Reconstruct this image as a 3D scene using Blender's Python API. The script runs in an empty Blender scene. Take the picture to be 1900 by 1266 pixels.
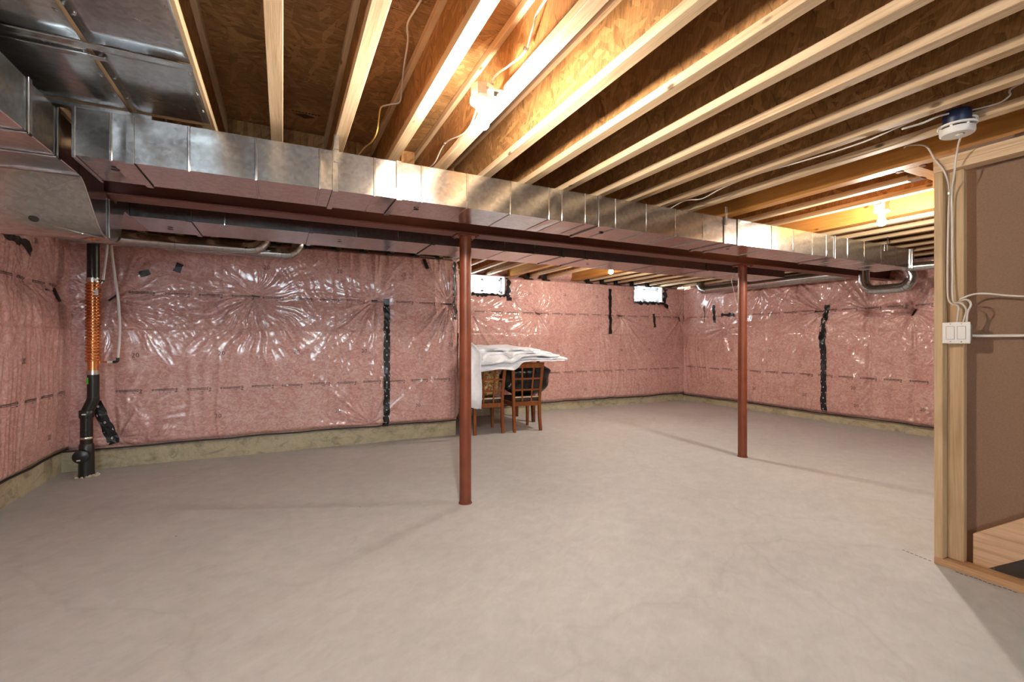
import bpy, bmesh, math, random
import numpy as np
from mathutils import Vector, Matrix, Euler

random.seed(7)
scene = bpy.context.scene
COL = scene.collection
R = math.radians

# ------------------------------------------------------------------ camera
cam_d = bpy.data.cameras.new('camera')
cam_d.sensor_width = 36.0
cam_d.lens = 36.0 * 858.0 / 1900.0
cam_d.shift_y = -2.0 / 1900.0
cam_d.clip_start = 0.05
cam = bpy.data.objects.new('camera', cam_d)
COL.objects.link(cam)
cam.location = (0.0, 0.0, 1.24)
cam.rotation_euler = (R(90), 0.0, -math.atan(426 / 858.0))
scene.camera = cam

# ------------------------------------------------------------------ world and exposure
world = bpy.data.worlds.new('overcast_sky')
scene.world = world
world.use_nodes = True
wbg = world.node_tree.nodes['Background']
wbg.inputs['Color'].default_value = (0.80, 0.90, 1.0, 1)
wbg.inputs['Strength'].default_value = 10.0
vs = scene.view_settings
vs.view_transform = 'Standard'
vs.look = 'None'
vs.gamma = 1.0
vs.use_curve_mapping = False
vs.exposure = 1.7
BULB_STRENGTH = 740.0
BULB_COLOR = (1.0, 0.91, 0.79, 1)


# ------------------------------------------------------------------ material helpers
def new_mat(name):
    m = bpy.data.materials.new(name)
    m.use_nodes = True
    nt = m.node_tree
    b = nt.nodes['Principled BSDF']
    return m, nt, b


def N(nt, t, **kw):
    n = nt.nodes.new(t)
    for k, v in kw.items():
        if k.startswith('i_'):
            n.inputs[k[2:].replace('_', ' ')].default_value = v
        else:
            setattr(n, k, v)
    return n


def ramp(nt, fac, stops):
    n = nt.nodes.new('ShaderNodeValToRGB')
    e = n.color_ramp.elements
    while len(e) < len(stops):
        e.new(0.5)
    for i, (p, c) in enumerate(stops):
        e[i].position = p
        e[i].color = (c[0], c[1], c[2], 1) if len(c) == 3 else c
    nt.links.new(fac, n.inputs['Fac'])
    return n.outputs['Color']


def coords(nt, scale=(1, 1, 1), rot=(0, 0, 0), rnd=0.0, kind='Object'):
    """rotate first, then stretch"""
    tc = nt.nodes.new('ShaderNodeTexCoord')
    mp = nt.nodes.new('ShaderNodeMapping')
    mp.vector_type = 'TEXTURE'
    mp.inputs['Scale'].default_value = tuple(1.0 / c for c in scale)
    mp.inputs['Rotation'].default_value = rot
    nt.links.new(tc.outputs[kind], mp.inputs['Vector'])
    if rnd:
        oi = nt.nodes.new('ShaderNodeObjectInfo')
        ml = N(nt, 'ShaderNodeMath', operation='MULTIPLY')
        ml.inputs[1].default_value = rnd
        nt.links.new(oi.outputs['Random'], ml.inputs[0])
        cb = nt.nodes.new('ShaderNodeCombineXYZ')
        for k in range(3):
            nt.links.new(ml.outputs[0], cb.inputs[k])
        nt.links.new(cb.outputs[0], mp.inputs['Location'])
    return mp.outputs['Vector']


def noise(nt, vec, scale, detail=4, rough=0.55, dist=0.0, out='Fac'):
    n = nt.nodes.new('ShaderNodeTexNoise')
    n.inputs['Scale'].default_value = scale
    n.inputs['Detail'].default_value = detail
    n.inputs['Roughness'].default_value = rough
    n.inputs['Distortion'].default_value = dist
    nt.links.new(vec, n.inputs['Vector'])
    return n.outputs[out]


def voro(nt, vec, scale, feature='F1', out='Color', rand=1.0):
    n = nt.nodes.new('ShaderNodeTexVoronoi')
    n.feature = feature
    n.inputs['Scale'].default_value = scale
    n.inputs['Randomness'].default_value = rand
    nt.links.new(vec, n.inputs['Vector'])
    return n.outputs[out]


def mix(nt, fac, a, b, blend='MIX'):
    n = nt.nodes.new('ShaderNodeMix')
    n.data_type = 'RGBA'
    n.blend_type = blend
    if isinstance(fac, (int, float)):
        n.inputs[0].default_value = fac
    else:
        nt.links.new(fac, n.inputs[0])
    for s, v in ((6, a), (7, b)):
        if isinstance(v, tuple):
            n.inputs[s].default_value = (v[0], v[1], v[2], 1)
        else:
            nt.links.new(v, n.inputs[s])
    return n.outputs[2]


def math_n(nt, op, a, b=None):
    n = N(nt, 'ShaderNodeMath', operation=op)
    for i, v in enumerate((a, b)):
        if v is None:
            continue
        if isinstance(v, (int, float)):
            n.inputs[i].default_value = v
        else:
            nt.links.new(v, n.inputs[i])
    return n.outputs[0]


def bump(nt, height, strength, dist=0.01, normal=None):
    n = nt.nodes.new('ShaderNodeBump')
    n.inputs['Strength'].default_value = strength
    n.inputs['Distance'].default_value = dist
    nt.links.new(height, n.inputs['Height'])
    if normal is not None:
        nt.links.new(normal, n.inputs['Normal'])
    return n.outputs['Normal']


def simple(name, color, rough=0.5, metal=0.0, spec=0.5, var=0.0, bumpy=0.0, scale=30.0, coat=0.0):
    m, nt, b = new_mat(name)
    b.inputs['Roughness'].default_value = rough
    b.inputs['Metallic'].default_value = metal
    b.inputs['Specular IOR Level'].default_value = spec
    b.inputs['Coat Weight'].default_value = coat
    b.inputs['Coat Roughness'].default_value = 0.12
    v = coords(nt, rnd=20.0)
    nz = noise(nt, v, scale, 5)
    lo = tuple(c * (1 - var) for c in color)
    hi = tuple(min(1.0, c * (1 + var)) for c in color)
    c = ramp(nt, nz, [(0.3, lo), (0.7, hi)])
    nt.links.new(c, b.inputs['Base Color'])
    if bumpy:
        nt.links.new(bump(nt, nz, bumpy), b.inputs['Normal'])
    return m


def wood(name, axis, dark, light, knot=True, rough=0.62, ringscale=1.0):
    """sawn timber, grain along the given local axis"""
    m, nt, b = new_mat(name)
    sc = [34.0 * ringscale] * 3
    sc[axis] = 1.1
    v = coords(nt, tuple(sc), rnd=37.0)
    g = noise(nt, v, 1.0, 6, 0.6, 0.6)
    sf = [160.0] * 3
    sf[axis] = 5.0
    fine = noise(nt, coords(nt, tuple(sf), rnd=11.0), 1.0, 3)
    c = ramp(nt, g, [(0.30, dark), (0.46, tuple((a * 0.4 + q * 0.6) for a, q in zip(dark, light))), (0.62, light)])
    c = mix(nt, 0.22, c, ramp(nt, fine, [(0.35, tuple(x * 0.7 for x in dark)), (0.65, light)]), 'MIX')
    if knot:
        sk = [7.5] * 3
        sk[axis] = 3.2
        kd = voro(nt, coords(nt, tuple(sk), rnd=23.0), 1.0, out='Distance')
        km = ramp(nt, kd, [(0.045, (1, 1, 1)), (0.10, (0, 0, 0))])
        c = mix(nt, km, c, tuple(x * 0.30 for x in dark))
        wd = ramp(nt, noise(nt, coords(nt, tuple(s * 0.6 for s in sk), rnd=5.0), 1.0, 4), [(0.55, (0, 0, 0)), (0.75, (1, 1, 1))])
        c = mix(nt, math_n(nt, 'MULTIPLY', wd, 0.35), c, tuple(x * 0.62 for x in dark))
    oi = nt.nodes.new('ShaderNodeObjectInfo')
    tint = ramp(nt, oi.outputs['Random'], [(0.0, (0.88, 0.84, 0.78)), (1.0, (1.04, 1.02, 1.0))])
    c = mix(nt, 1.0, c, tint, 'MULTIPLY')
    nt.links.new(c, b.inputs['Base Color'])
    b.inputs['Roughness'].default_value = rough
    b.inputs['Specular IOR Level'].default_value = 0.25
    nt.links.new(bump(nt, fine, 0.25, 0.003), b.inputs['Normal'])
    return m


def osb(name, base, plane):
    """strand board: overlapping elongated flakes in the plane 'xy' or 'yz'"""
    m, nt, b = new_mat(name)
    layers = []
    for k, ang in enumerate((8, -32, 58, -78)):
        if plane == 'xy':
            rot = (0, 0, R(ang)); sc = (8.0, 40.0, 1.0)
        else:
            rot = (R(ang + 70), 0, 0); sc = (1.0, 8.0, 38.0)
        v = coords(nt, sc, rot, rnd=13.0 + k)
        d = noise(nt, v, 0.8, 2, out='Color')
        add = N(nt, 'ShaderNodeVectorMath', operation='ADD')
        nt.links.new(v, add.inputs[0])
        nt.links.new(d, add.inputs[1])
        cell = voro(nt, add.outputs[0], 1.0)
        sp = nt.nodes.new('ShaderNodeSeparateColor')
        nt.links.new(cell, sp.inputs[0])
        layers.append((sp.outputs[0], sp.outputs[1]))
    dk = tuple(x * 0.50 for x in base)
    lt = tuple(min(1, x * q) for x, q in zip(base, (1.5, 1.65, 1.9)))
    c = ramp(nt, layers[0][0], [(0.0, dk), (0.35, tuple(x * 0.85 for x in base)), (0.75, base), (1.0, lt)])
    for k in (1, 2, 3):
        ck = ramp(nt, layers[k][0], [(0.0, tuple(x * 0.7 for x in base)), (0.5, base), (1.0, lt)])
        mk = ramp(nt, layers[k][1], [(0.52 + 0.06 * k, (0, 0, 0)), (0.58 + 0.06 * k, (1, 1, 1))])
        c = mix(nt, mk, c, ck)
    if plane == 'xy':
        fsc = (14, 180, 14)
    else:
        fsc = (14, 180, 16)
    f = noise(nt, coords(nt, fsc, (R(10), 0, R(10))), 1.0, 3)
    c = mix(nt, 0.28, c, ramp(nt, f, [(0.38, tuple(x * 0.45 for x in base)), (0.62, lt)]))
    chip = ramp(nt, noise(nt, coords(nt, tuple(x * 0.35 for x in fsc), (R(-20), 0, R(-20))), 1.0, 2), [(0.66, (0, 0, 0)), (0.72, (1, 1, 1))])
    c = mix(nt, math_n(nt, 'MULTIPLY', chip, 0.5), c, tuple(x * 0.22 for x in base))
    nt.links.new(c, b.inputs['Base Color'])
    b.inputs['Roughness'].default_value = 0.55
    b.inputs['Specular IOR Level'].default_value = 0.3
    nt.links.new(bump(nt, layers[1][0], 0.25, 0.003), b.inputs['Normal'])
    return m


def galvanised(name, tone=(0.50, 0.505, 0.505), rough=0.17, wave=0.03):
    m, nt, b = new_mat(name)
    v = coords(nt, rnd=9.0)
    sp = nt.nodes.new('ShaderNodeSeparateColor')
    nt.links.new(voro(nt, v, 55.0), sp.inputs[0])
    c = ramp(nt, sp.outputs[0], [(0.0, tuple(x * 0.86 for x in tone)), (1.0, tuple(min(1, x * 1.1) for x in tone))])
    smear = ramp(nt, noise(nt, v, 6.0, 6, 0.65, 0.8), [(0.64, (0, 0, 0)), (0.78, (1, 1, 1))])
    c = mix(nt, math_n(nt, 'MULTIPLY', smear, 0.30), c, (0.72, 0.72, 0.71))
    nt.links.new(c, b.inputs['Base Color'])
    b.inputs['Metallic'].default_value = 0.96
    rr = math_n(nt, 'ADD', math_n(nt, 'MULTIPLY', noise(nt, v, 9.0, 5), 0.12), rough - 0.06)
    rr = math_n(nt, 'ADD', rr, math_n(nt, 'MULTIPLY', smear, 0.15))
    nt.links.new(rr, b.inputs['Roughness'])
    n1 = bump(nt, noise(nt, v, 2.6, 2), wave, 0.10)
    nt.links.new(n1, b.inputs['Normal'])
    return m


def film_material(name):
    """pink glass-fibre batt behind a clear, crinkled poly film (the coat layer)"""
    m, nt, b = new_mat(name)
    v = coords(nt)
    fib = noise(nt, coords(nt, (1.0, 1.0, 1.4)), 13.0, 9, 0.70, 2.6)
    big = noise(nt, v, 3.0, 4, 0.6, 1.0)
    c = ramp(nt, fib, [(0.34, (0.46, 0.205, 0.18)), (0.47, (0.61, 0.325, 0.29)), (0.60, (0.76, 0.53, 0.48))])
    c = mix(nt, 0.30, c, ramp(nt, big, [(0.35, (0.51, 0.24, 0.215)), (0.65, (0.72, 0.47, 0.42))]))
    nt.links.new(c, b.inputs['Base Color'])
    b.inputs['Roughness'].default_value = 0.85
    b.inputs['Specular IOR Level'].default_value = 0.1
    b.inputs['Coat Weight'].default_value = 1.0
    b.inputs['Coat Roughness'].default_value = 0.14
    b.inputs['Coat IOR'].default_value = 1.62
    nb = bump(nt, fib, 0.25, 0.01)
    nt.links.new(nb, b.inputs['Normal'])
    cr = noise(nt, coords(nt, (1, 1, 0.45)), 14.0, 5, 0.6, 1.4)
    nc = bump(nt, cr, 0.07, 0.03)
    nt.links.new(nc, b.inputs['Coat Normal'])
    return m


def concrete(name, lo, hi, floor=False):
    m, nt, b = new_mat(name)
    v = coords(nt)
    n1 = noise(nt, v, 1.1, 8, 0.6, 0.6)
    n2 = noise(nt, v, 9.0, 6, 0.65, 0.3)
    n3 = noise(nt, coords(nt, (1.0, 2.6, 1.0), (0, 0, R(35))), 7.0, 6, 0.7, 1.5)
    c = ramp(nt, n1, [(0.3, lo), (0.7, hi)])
    mid = tuple((a + q) / 2 for a, q in zip(lo, hi))
    c = mix(nt, 0.38, c, ramp(nt, n2, [(0.32, tuple(x * 0.86 for x in lo)), (0.68, tuple(min(1, x * 1.05) for x in hi))]))
    c = mix(nt, 0.25, c, ramp(nt, n3, [(0.36, tuple(x * 0.84 for x in mid)), (0.64, hi)]))
    if floor:
        vd = N(nt, 'ShaderNodeVectorMath', operation='ADD')
        nt.links.new(v, vd.inputs[0])
        nt.links.new(noise(nt, v, 0.9, 4, out='Color'), vd.inputs[1])
        ed = voro(nt, vd.outputs[0], 0.30, 'DISTANCE_TO_EDGE', 'Distance')
        cr = ramp(nt, ed, [(0.0, (1, 1, 1)), (0.006, (0, 0, 0))])
        c = mix(nt, math_n(nt, 'MULTIPLY', cr, 0.12), c, tuple(x * 0.45 for x in lo))
        pk = voro(nt, v, 2.6, out='Distance')
        pm = ramp(nt, pk, [(0.010, (1, 1, 1)), (0.020, (0, 0, 0))])
        c = mix(nt, math_n(nt, 'MULTIPLY', pm, 0.8), c, (0.03, 0.025, 0.02))
        b.inputs['Roughness'].default_value = 0.58
        nt.links.new(bump(nt, n2, 0.06, 0.01), b.inputs['Normal'])
    else:
        st = ramp(nt, noise(nt, coords(nt, (3, 3, 6)), 1.6, 7, 0.7, 1.0), [(0.5, (0, 0, 0)), (0.68, (1, 1, 1))])
        c = mix(nt, math_n(nt, 'MULTIPLY', st, 0.6), c, tuple(x * 0.32 for x in lo))
        b.inputs['Roughness'].default_value = 0.9
        nt.links.new(bump(nt, noise(nt, v, 22.0, 6), 0.7, 0.02), b.inputs['Normal'])
    nt.links.new(c, b.inputs['Base Color'])
    return m


def emission(name, color, strength):
    m = bpy.data.materials.new(name)
    m.use_nodes = True
    nt = m.node_tree
    nt.nodes.clear()
    e = nt.nodes.new('ShaderNodeEmission')
    e.inputs['Color'].default_value = color
    e.inputs['Strength'].default_value = strength
    o = nt.nodes.new('ShaderNodeOutputMaterial')
    nt.links.new(e.outputs[0], o.inputs['Surface'])
    return m


def glass_mat(name):
    m = bpy.data.materials.new(name)
    m.use_nodes = True
    nt = m.node_tree
    nt.nodes.clear()
    t = nt.nodes.new('ShaderNodeBsdfTransparent')
    t.inputs['Color'].default_value = (0.93, 0.96, 0.95, 1)
    g = nt.nodes.new('ShaderNodeBsdfGlossy')
    g.inputs['Roughness'].default_value = 0.02
    mx = nt.nodes.new('ShaderNodeMixShader')
    mx.inputs[0].default_value = 0.07
    nt.links.new(t.outputs[0], mx.inputs[1])
    nt.links.new(g.outputs[0], mx.inputs[2])
    o = nt.nodes.new('ShaderNodeOutputMaterial')
    nt.links.new(mx.outputs[0], o.inputs['Surface'])
    return m


def floral(name):
    m, nt, b = new_mat(name)
    v = coords(nt)
    d = noise(nt, v, 16.0, 4, 0.6, 2.5)
    c = ramp(nt, d, [(0.36, (0.05, 0.022, 0.01)), (0.44, (0.28, 0.12, 0.03)), (0.52, (0.62, 0.38, 0.12)), (0.62, (0.78, 0.60, 0.30)), (0.72, (0.35, 0.10, 0.05))])
    nt.links.new(c, b.inputs['Base Color'])
    b.inputs['Roughness'].default_value = 0.7
    return m


MAT = dict(
    floor=concrete('floor_concrete', (0.50, 0.495, 0.485), (0.63, 0.625, 0.615), True),
    wall=concrete('wall_concrete', (0.40, 0.345, 0.225), (0.62, 0.55, 0.39)),
    subfloor=osb('subfloor_strand_board', (0.33, 0.165, 0.058), 'xy'),
    web=osb('web_strand_board', (0.33, 0.152, 0.048), 'yz'),
    block=osb('blocking_strand_board', (0.33, 0.152, 0.048), 'xy'),
    flange=wood('spruce_flange', 1, (0.50, 0.315, 0.165), (0.76, 0.58, 0.38)),
    studz=wood('spruce_stud', 2, (0.46, 0.30, 0.16), (0.66, 0.49, 0.30)),
    studx=wood('spruce_block', 0, (0.52, 0.30, 0.14), (0.74, 0.50, 0.28)),
    plate=wood('spruce_plate', 1, (0.50, 0.28, 0.14), (0.72, 0.46, 0.26)),
    stringer=wood('stair_stringer_wood', 1, (0.50, 0.30, 0.17), (0.74, 0.52, 0.34)),
    lvl=wood('laminated_veneer', 1, (0.40, 0.160, 0.035), (0.58, 0.285, 0.075), knot=True, rough=0.45, ringscale=0.6),
    lvlx=wood('laminated_veneer_cross', 0, (0.40, 0.160, 0.035), (0.58, 0.285, 0.075), knot=False, rough=0.45, ringscale=0.6),
    galv=galvanised('galvanised_sheet'),
    galvb=galvanised('galvanised_bright', (0.50, 0.505, 0.505), 0.18, 0.02),
    galvd=galvanised('galvanised_return_panel', (0.50, 0.505, 0.505), 0.24, 0.05),
    oxide=simple('red_oxide_paint', (0.20, 0.047, 0.017), 0.42, var=0.16, scale=8.0),
    beam=simple('dark_oxide_paint', (0.15, 0.045, 0.030), 0.5, var=0.16, scale=6.0),
    film=film_material('pink_insulation_film'),
    tape=simple('black_sheathing_tape', (0.012, 0.012, 0.014), 0.28, bumpy=0.3, scale=40.0),
    ink=simple('black_print', (0.035, 0.022, 0.022), 0.45),
    inkfaint=simple('grey_print', (0.13, 0.075, 0.08), 0.5),
    inkwood=simple('stamp_ink_on_wood', (0.05, 0.022, 0.008), 0.7),
    white_ink=simple('white_print', (0.75, 0.75, 0.77), 0.4),
    abs=simple('black_abs_plastic', (0.016, 0.014, 0.013), 0.32, var=0.2),
    copper=simple('copper', (0.80, 0.33, 0.13), 0.24, 1.0, var=0.25, scale=18.0),
    steel=simple('stainless_clamp', (0.66, 0.64, 0.60), 0.25, 1.0, var=0.1),
    pex=simple('white_pex', (0.74, 0.71, 0.69), 0.35),
    cable=simple('white_cable_sheath', (0.70, 0.65, 0.58), 0.4),
    cable_yellow=simple('yellow_cable_sheath', (0.74, 0.50, 0.14), 0.45),
    white=simple('white_plastic', (0.82, 0.80, 0.76), 0.35),
    vinyl=simple('white_vinyl', (0.86, 0.87, 0.88), 0.35),
    porcelain=simple('white_porcelain', (0.85, 0.84, 0.82), 0.2),
    box=simple('blue_electrical_box', (0.012, 0.025, 0.07), 0.4, var=0.3),
    octbox=simple('zinc_electrical_box', (0.62, 0.60, 0.57), 0.35, 0.9, var=0.15),
    slot=simple('dark_slot', (0.03, 0.025, 0.02), 0.8),
    drywall=simple('brown_board_paper', (0.255, 0.155, 0.100), 0.85, var=0.10, scale=120.0, bumpy=0.15),
    chair=wood('chair_wood', 2, (0.17, 0.048, 0.013), (0.31, 0.10, 0.03), knot=False, rough=0.35),
    table=wood('table_wood', 0, (0.07, 0.022, 0.010), (0.15, 0.05, 0.02), knot=False, rough=0.35),
    cushion=simple('dark_seat_cushion', (0.05, 0.03, 0.022), 0.7, var=0.3),
    ribbon=simple('beige_strap', (0.62, 0.52, 0.36), 0.7, var=0.1),
    bag=simple('black_plastic_bag', (0.010, 0.011, 0.014), 0.22, bumpy=0.6, scale=14.0),
    foam=simple('white_foam_sheet', (0.86, 0.88, 0.93), 0.5, var=0.05, bumpy=0.25, scale=22.0),
    floral=floral('gold_floral_fabric'),
    green=simple('green_sticker', (0.08, 0.42, 0.04), 0.4),
    label=simple('white_label', (0.72, 0.72, 0.68), 0.5),
    mortar=simple('grout_crumbs', (0.58, 0.52, 0.42), 0.9, var=0.25, bumpy=0.8),
    membrane=simple('black_membrane_edge', (0.020, 0.018, 0.018), 0.5),
    string=simple('white_string', (0.75, 0.70, 0.64), 0.6),
    glass=glass_mat('window_glass'),
    bulb=emission('lit_bulb', BULB_COLOR, BULB_STRENGTH),
)


# ------------------------------------------------------------------ mesh builder
class MB:
    def __init__(self):
        self.v = []
        self.f = []

    def add(self, verts, faces):
        o = len(self.v)
        self.v += [tuple(p) for p in verts]
        self.f += [tuple(i + o for i in q) for q in faces]
        return self

    def box(self, x0, x1, y0, y1, z0, z1):
        return self.add([(x0, y0, z0), (x1, y0, z0), (x1, y1, z0), (x0, y1, z0), (x0, y0, z1), (x1, y0, z1), (x1, y1, z1), (x0, y1, z1)],
                        [(0, 3, 2, 1), (4, 5, 6, 7), (0, 1, 5, 4), (1, 2, 6, 5), (2, 3, 7, 6), (3, 0, 4, 7)])

    def hexa(self, p):
        """eight corners: bottom ring then top ring"""
        return self.add(p, [(0, 3, 2, 1), (4, 5, 6, 7), (0, 1, 5, 4), (1, 2, 6, 5), (2, 3, 7, 6), (3, 0, 4, 7)])

    def bar(self, a, b, w, d, up=(0, 0, 1)):
        a = Vector(a); b = Vector(b)
        t = (b - a).normalized()
        u = Vector(up)
        if abs(t.dot(u)) > 0.95:
            u = Vector((0, 1, 0))
        s = t.cross(u).normalized() * (w / 2)
        q = s.cross(t).normalized() * (d / 2)
        return self.hexa([a - s - q, a + s - q, b + s - q, b - s - q, a - s + q, a + s + q, b + s + q, b - s + q])

    def tube(self, path, r, n=10, caps=True):
        P = [Vector(p) for p in path]
        k = len(P)
        rr = r if isinstance(r, (list, tuple)) else [r] * k
        T = []
        for i in range(k):
            T.append((P[min(i + 1, k - 1)] - P[max(i - 1, 0)]).normalized())
        up = Vector((0, 0, 1)) if abs(T[0].z) < 0.9 else Vector((1, 0, 0))
        nrm = (up - T[0] * up.dot(T[0])).normalized()
        verts = []
        for i in range(k):
            nrm = (nrm - T[i] * nrm.dot(T[i])).normalized()
            bn = T[i].cross(nrm)
            for j in range(n):
                a = 2 * math.pi * j / n
                verts.append(P[i] + (nrm * math.cos(a) + bn * math.sin(a)) * rr[i])
        faces = []
        for i in range(k - 1):
            for j in range(n):
                j2 = (j + 1) % n
                faces.append((i * n + j, i * n + j2, (i + 1) * n + j2, (i + 1) * n + j))
        if caps:
            faces.append(tuple(range(n - 1, -1, -1)))
            faces.append(tuple((k - 1) * n + j for j in range(n)))
        return self.add(verts, faces)

    def lathe(self, prof, n=24, loc=(0, 0, 0), axis='z', caps=True):
        verts, faces = [], []
        L = Vector(loc)
        for (r, h) in prof:
            for j in range(n):
                a = 2 * math.pi * j / n
                c, s = r * math.cos(a), r * math.sin(a)
                if axis == 'z':
                    p = Vector((c, s, h))
                elif axis == 'y':
                    p = Vector((c, h, s))
                else:
                    p = Vector((h, c, s))
                verts.append(L + p)
        for i in range(len(prof) - 1):
            for j in range(n):
                j2 = (j + 1) % n
                faces.append((i * n + j, i * n + j2, (i + 1) * n + j2, (i + 1) * n + j))
        if caps:
            faces.append(tuple(range(n - 1, -1, -1)))
            faces.append(tuple((len(prof) - 1) * n + j for j in range(n)))
        return self.add(verts, faces)

    def prism(self, prof, x0, x1):
        """profile of (y, z) points extruded along x"""
        k = len(prof)
        self.add([(x0, y, z) for y, z in prof] + [(x1, y, z) for y, z in prof],
                 [tuple(range(k)), tuple(range(2 * k - 1, k - 1, -1))] + [(i, (i + 1) % k, k + (i + 1) % k, k + i) for i in range(k)])
        return self

    def build(self, name, mat=None, parent=None, smooth=None, bevel=0.0):
        me = bpy.data.meshes.new(name)
        me.from_pydata(self.v, [], self.f)
        bm = bmesh.new()
        bm.from_mesh(me)
        bmesh.ops.recalc_face_normals(bm, faces=bm.faces)
        if bevel:
            bmesh.ops.bevel(bm, geom=list(bm.edges), offset=bevel, segments=1, affect='EDGES', profile=0.5)
        bm.to_mesh(me)
        bm.free()
        if mat:
            me.materials.append(MAT[mat])
        if smooth is not None:
            for p in me.polygons:
                p.use_smooth = True
            me.set_sharp_from_angle(angle=R(smooth))
        o = bpy.data.objects.new(name, me)
        COL.objects.link(o)
        if parent is not None:
            o.parent = parent
        return o


def obj_from(name, me, parent=None):
    o = bpy.data.objects.new(name, me)
    COL.objects.link(o)
    if parent is not None:
        o.parent = parent
    return o


def tag(o, label, cat, group=None, kind=None):
    o['label'] = label
    o['category'] = cat
    if group:
        o['group'] = group
    if kind:
        o['kind'] = kind
    return o


def thing(name, label, cat, loc=(0, 0, 0), group=None, kind=None, rz=0.0):
    o = bpy.data.objects.new(name, None)
    o.empty_display_size = 0.1
    COL.objects.link(o)
    o.location = loc
    o.rotation_euler = (0, 0, rz)
    return tag(o, label, cat, group, kind)


def copy_tree(o, parent=None):
    c = o.copy()
    COL.objects.link(c)
    c.parent = parent
    for ch in list(o.children):
        copy_tree(ch, c)
    return c


def smooth_path(pts, k=6):
    P = [Vector(p) for p in pts]
    out = []
    n = len(P)
    for i in range(n - 1):
        p0, p1, p2, p3 = P[max(i - 1, 0)], P[i], P[i + 1], P[min(i + 2, n - 1)]
        for j in range(k):
            t = j / k
            out.append(0.5 * ((2 * p1) + (p2 - p0) * t + (2 * p0 - 5 * p1 + 4 * p2 - p3) * t * t + (3 * p1 - p0 - 3 * p2 + p3) * t ** 3))
    out.append(P[-1])
    return out


def shift(path, d):
    d = Vector(d)
    return [Vector(p) - d for p in path]


_tab = np.random.RandomState(3).rand(64, 256, 256)


def vnoise(x, y, seed=0):
    t = _tab[seed % 64]
    xi = np.floor(x).astype(int); yi = np.floor(y).astype(int)
    fx = x - xi; fy = y - yi
    fx = fx * fx * (3 - 2 * fx); fy = fy * fy * (3 - 2 * fy)
    a = t[xi % 256, yi % 256]; b = t[(xi + 1) % 256, yi % 256]
    c = t[xi % 256, (yi + 1) % 256]; d = t[(xi + 1) % 256, (yi + 1) % 256]
    return (a * (1 - fx) + b * fx) * (1 - fy) + (c * (1 - fx) + d * fx) * fy


def sstep(a, b, x):
    t = np.clip((x - a) / (b - a), 0, 1)
    return t * t * (3 - 2 * t)


_txt_cache = {}


def text_geo(s, size):
    """flat text as (verts, faces) in its own x/y plane, centred"""
    key = (s, size)
    if key in _txt_cache:
        return _txt_cache[key]
    cu = bpy.data.curves.new('lettering', 'FONT')
    cu.body = s
    cu.size = size
    cu.align_x = 'CENTER'
    cu.align_y = 'CENTER'
    cu.resolution_u = 2
    ob = bpy.data.objects.new('lettering', cu)
    me = ob.to_mesh()
    vs_ = [(v.co.x, v.co.y) for v in me.vertices]
    fs_ = [tuple(p.vertices) for p in me.polygons]
    ob.to_mesh_clear()
    bpy.data.objects.remove(ob)
    bpy.data.curves.remove(cu)
    _txt_cache[key] = (vs_, fs_)
    return vs_, fs_


# ================================================================== STRUCTURE
ZJ = 2.305        # underside of the joists
ZS = 2.607        # underside of the subfloor
XL, XR = -1.85, 7.42
YB, YF, YBACK = 5.74, 6.98, -4.0
XJOG = 2.03

tag(MB().box(XL - .3, XR + .3, YBACK - .3, YF + .3, -.15, 0).build('floor', 'floor'),
    'pale grey trowelled concrete basement floor', 'floor', kind='structure')
ceil = tag(MB().box(XL - .3, XR + .3, YBACK - .3, YF + .3, ZS, ZS + .018).build('ceiling', 'subfloor'),
           'brown strand board subfloor above the joists', 'ceiling', kind='structure')

WZ = 2.30
tag(MB().box(XL - .25, XL, YBACK, YB + .25, 0, WZ).build('wall_left', 'wall'), 'poured concrete wall behind pink insulation beside the drain stack', 'wall', kind='structure')
tag(MB().box(XL, XJOG, YB, YB + .25, 0, WZ).build('wall_back', 'wall'), 'poured concrete wall behind pink insulation with the long black tape strip', 'wall', kind='structure')
tag(MB().box(XJOG - .25, XJOG, YB + .25, YF, 0, WZ).build('wall_return', 'wall'), 'short concrete return wall beside the table', 'wall', kind='structure')
tag(MB().box(XR, XR + .25, YBACK, YF + .25, 0, WZ).build('wall_right', 'wall'), 'poured concrete wall behind the crinkled insulation, without windows', 'wall', kind='structure')

W1 = (2.60, 3.335, 2.00, 2.30)
W2 = (6.10, 6.835, 1.985, 2.30)
fw = MB()
xs = [XJOG - .25, W1[0], W1[1], W2[0], W2[1], XR]
for i in range(5):
    if i in (1, 3):
        fw.box(xs[i], xs[i + 1], YF, YF + .25, 0, W1[2] if i == 1 else W2[2])
    else:
        fw.box(xs[i], xs[i + 1], YF, YF + .25, 0, WZ)
tag(fw.build('wall_far', 'wall'), 'poured concrete wall with two small windows under the joists', 'wall', kind='structure')
WR = (-1.40, 0.40, 1.05, 2.30)
rw = MB()
rw.box(XL, WR[0], YBACK - .25, YBACK, 0, WZ).box(WR[0], WR[1], YBACK - .25, YBACK, 0, WR[2]).box(WR[1], XR, YBACK - .25, YBACK, 0, WZ)
tag(rw.build('wall_rear', 'wall'), 'concrete wall with one window facing the windowed wall', 'wall', kind='structure')
# rim board above the concrete, all round
for nm, a in (('trim_1', (XL - .25, XL - .21, YBACK, YB + .2)), ('trim_2', (XL, XJOG, YB + .19, YB + .23)), ('trim_3', (XJOG, XR, YF + .19, YF + .23)),
              ('trim_4', (XR + .19, XR + .23, YBACK, YF + .2)), ('trim_5', (XL, XR, YBACK - .23, YBACK - .19)), ('trim_6', (XJOG - .23, XJOG - .19, YB + .23, YF + .19))):
    tag(MB().box(a[0], a[1], a[2], a[3], WZ, ZS).build(nm, 'block'), 'strand board rim joist on top of the concrete wall', 'rim board', kind='structure')


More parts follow.
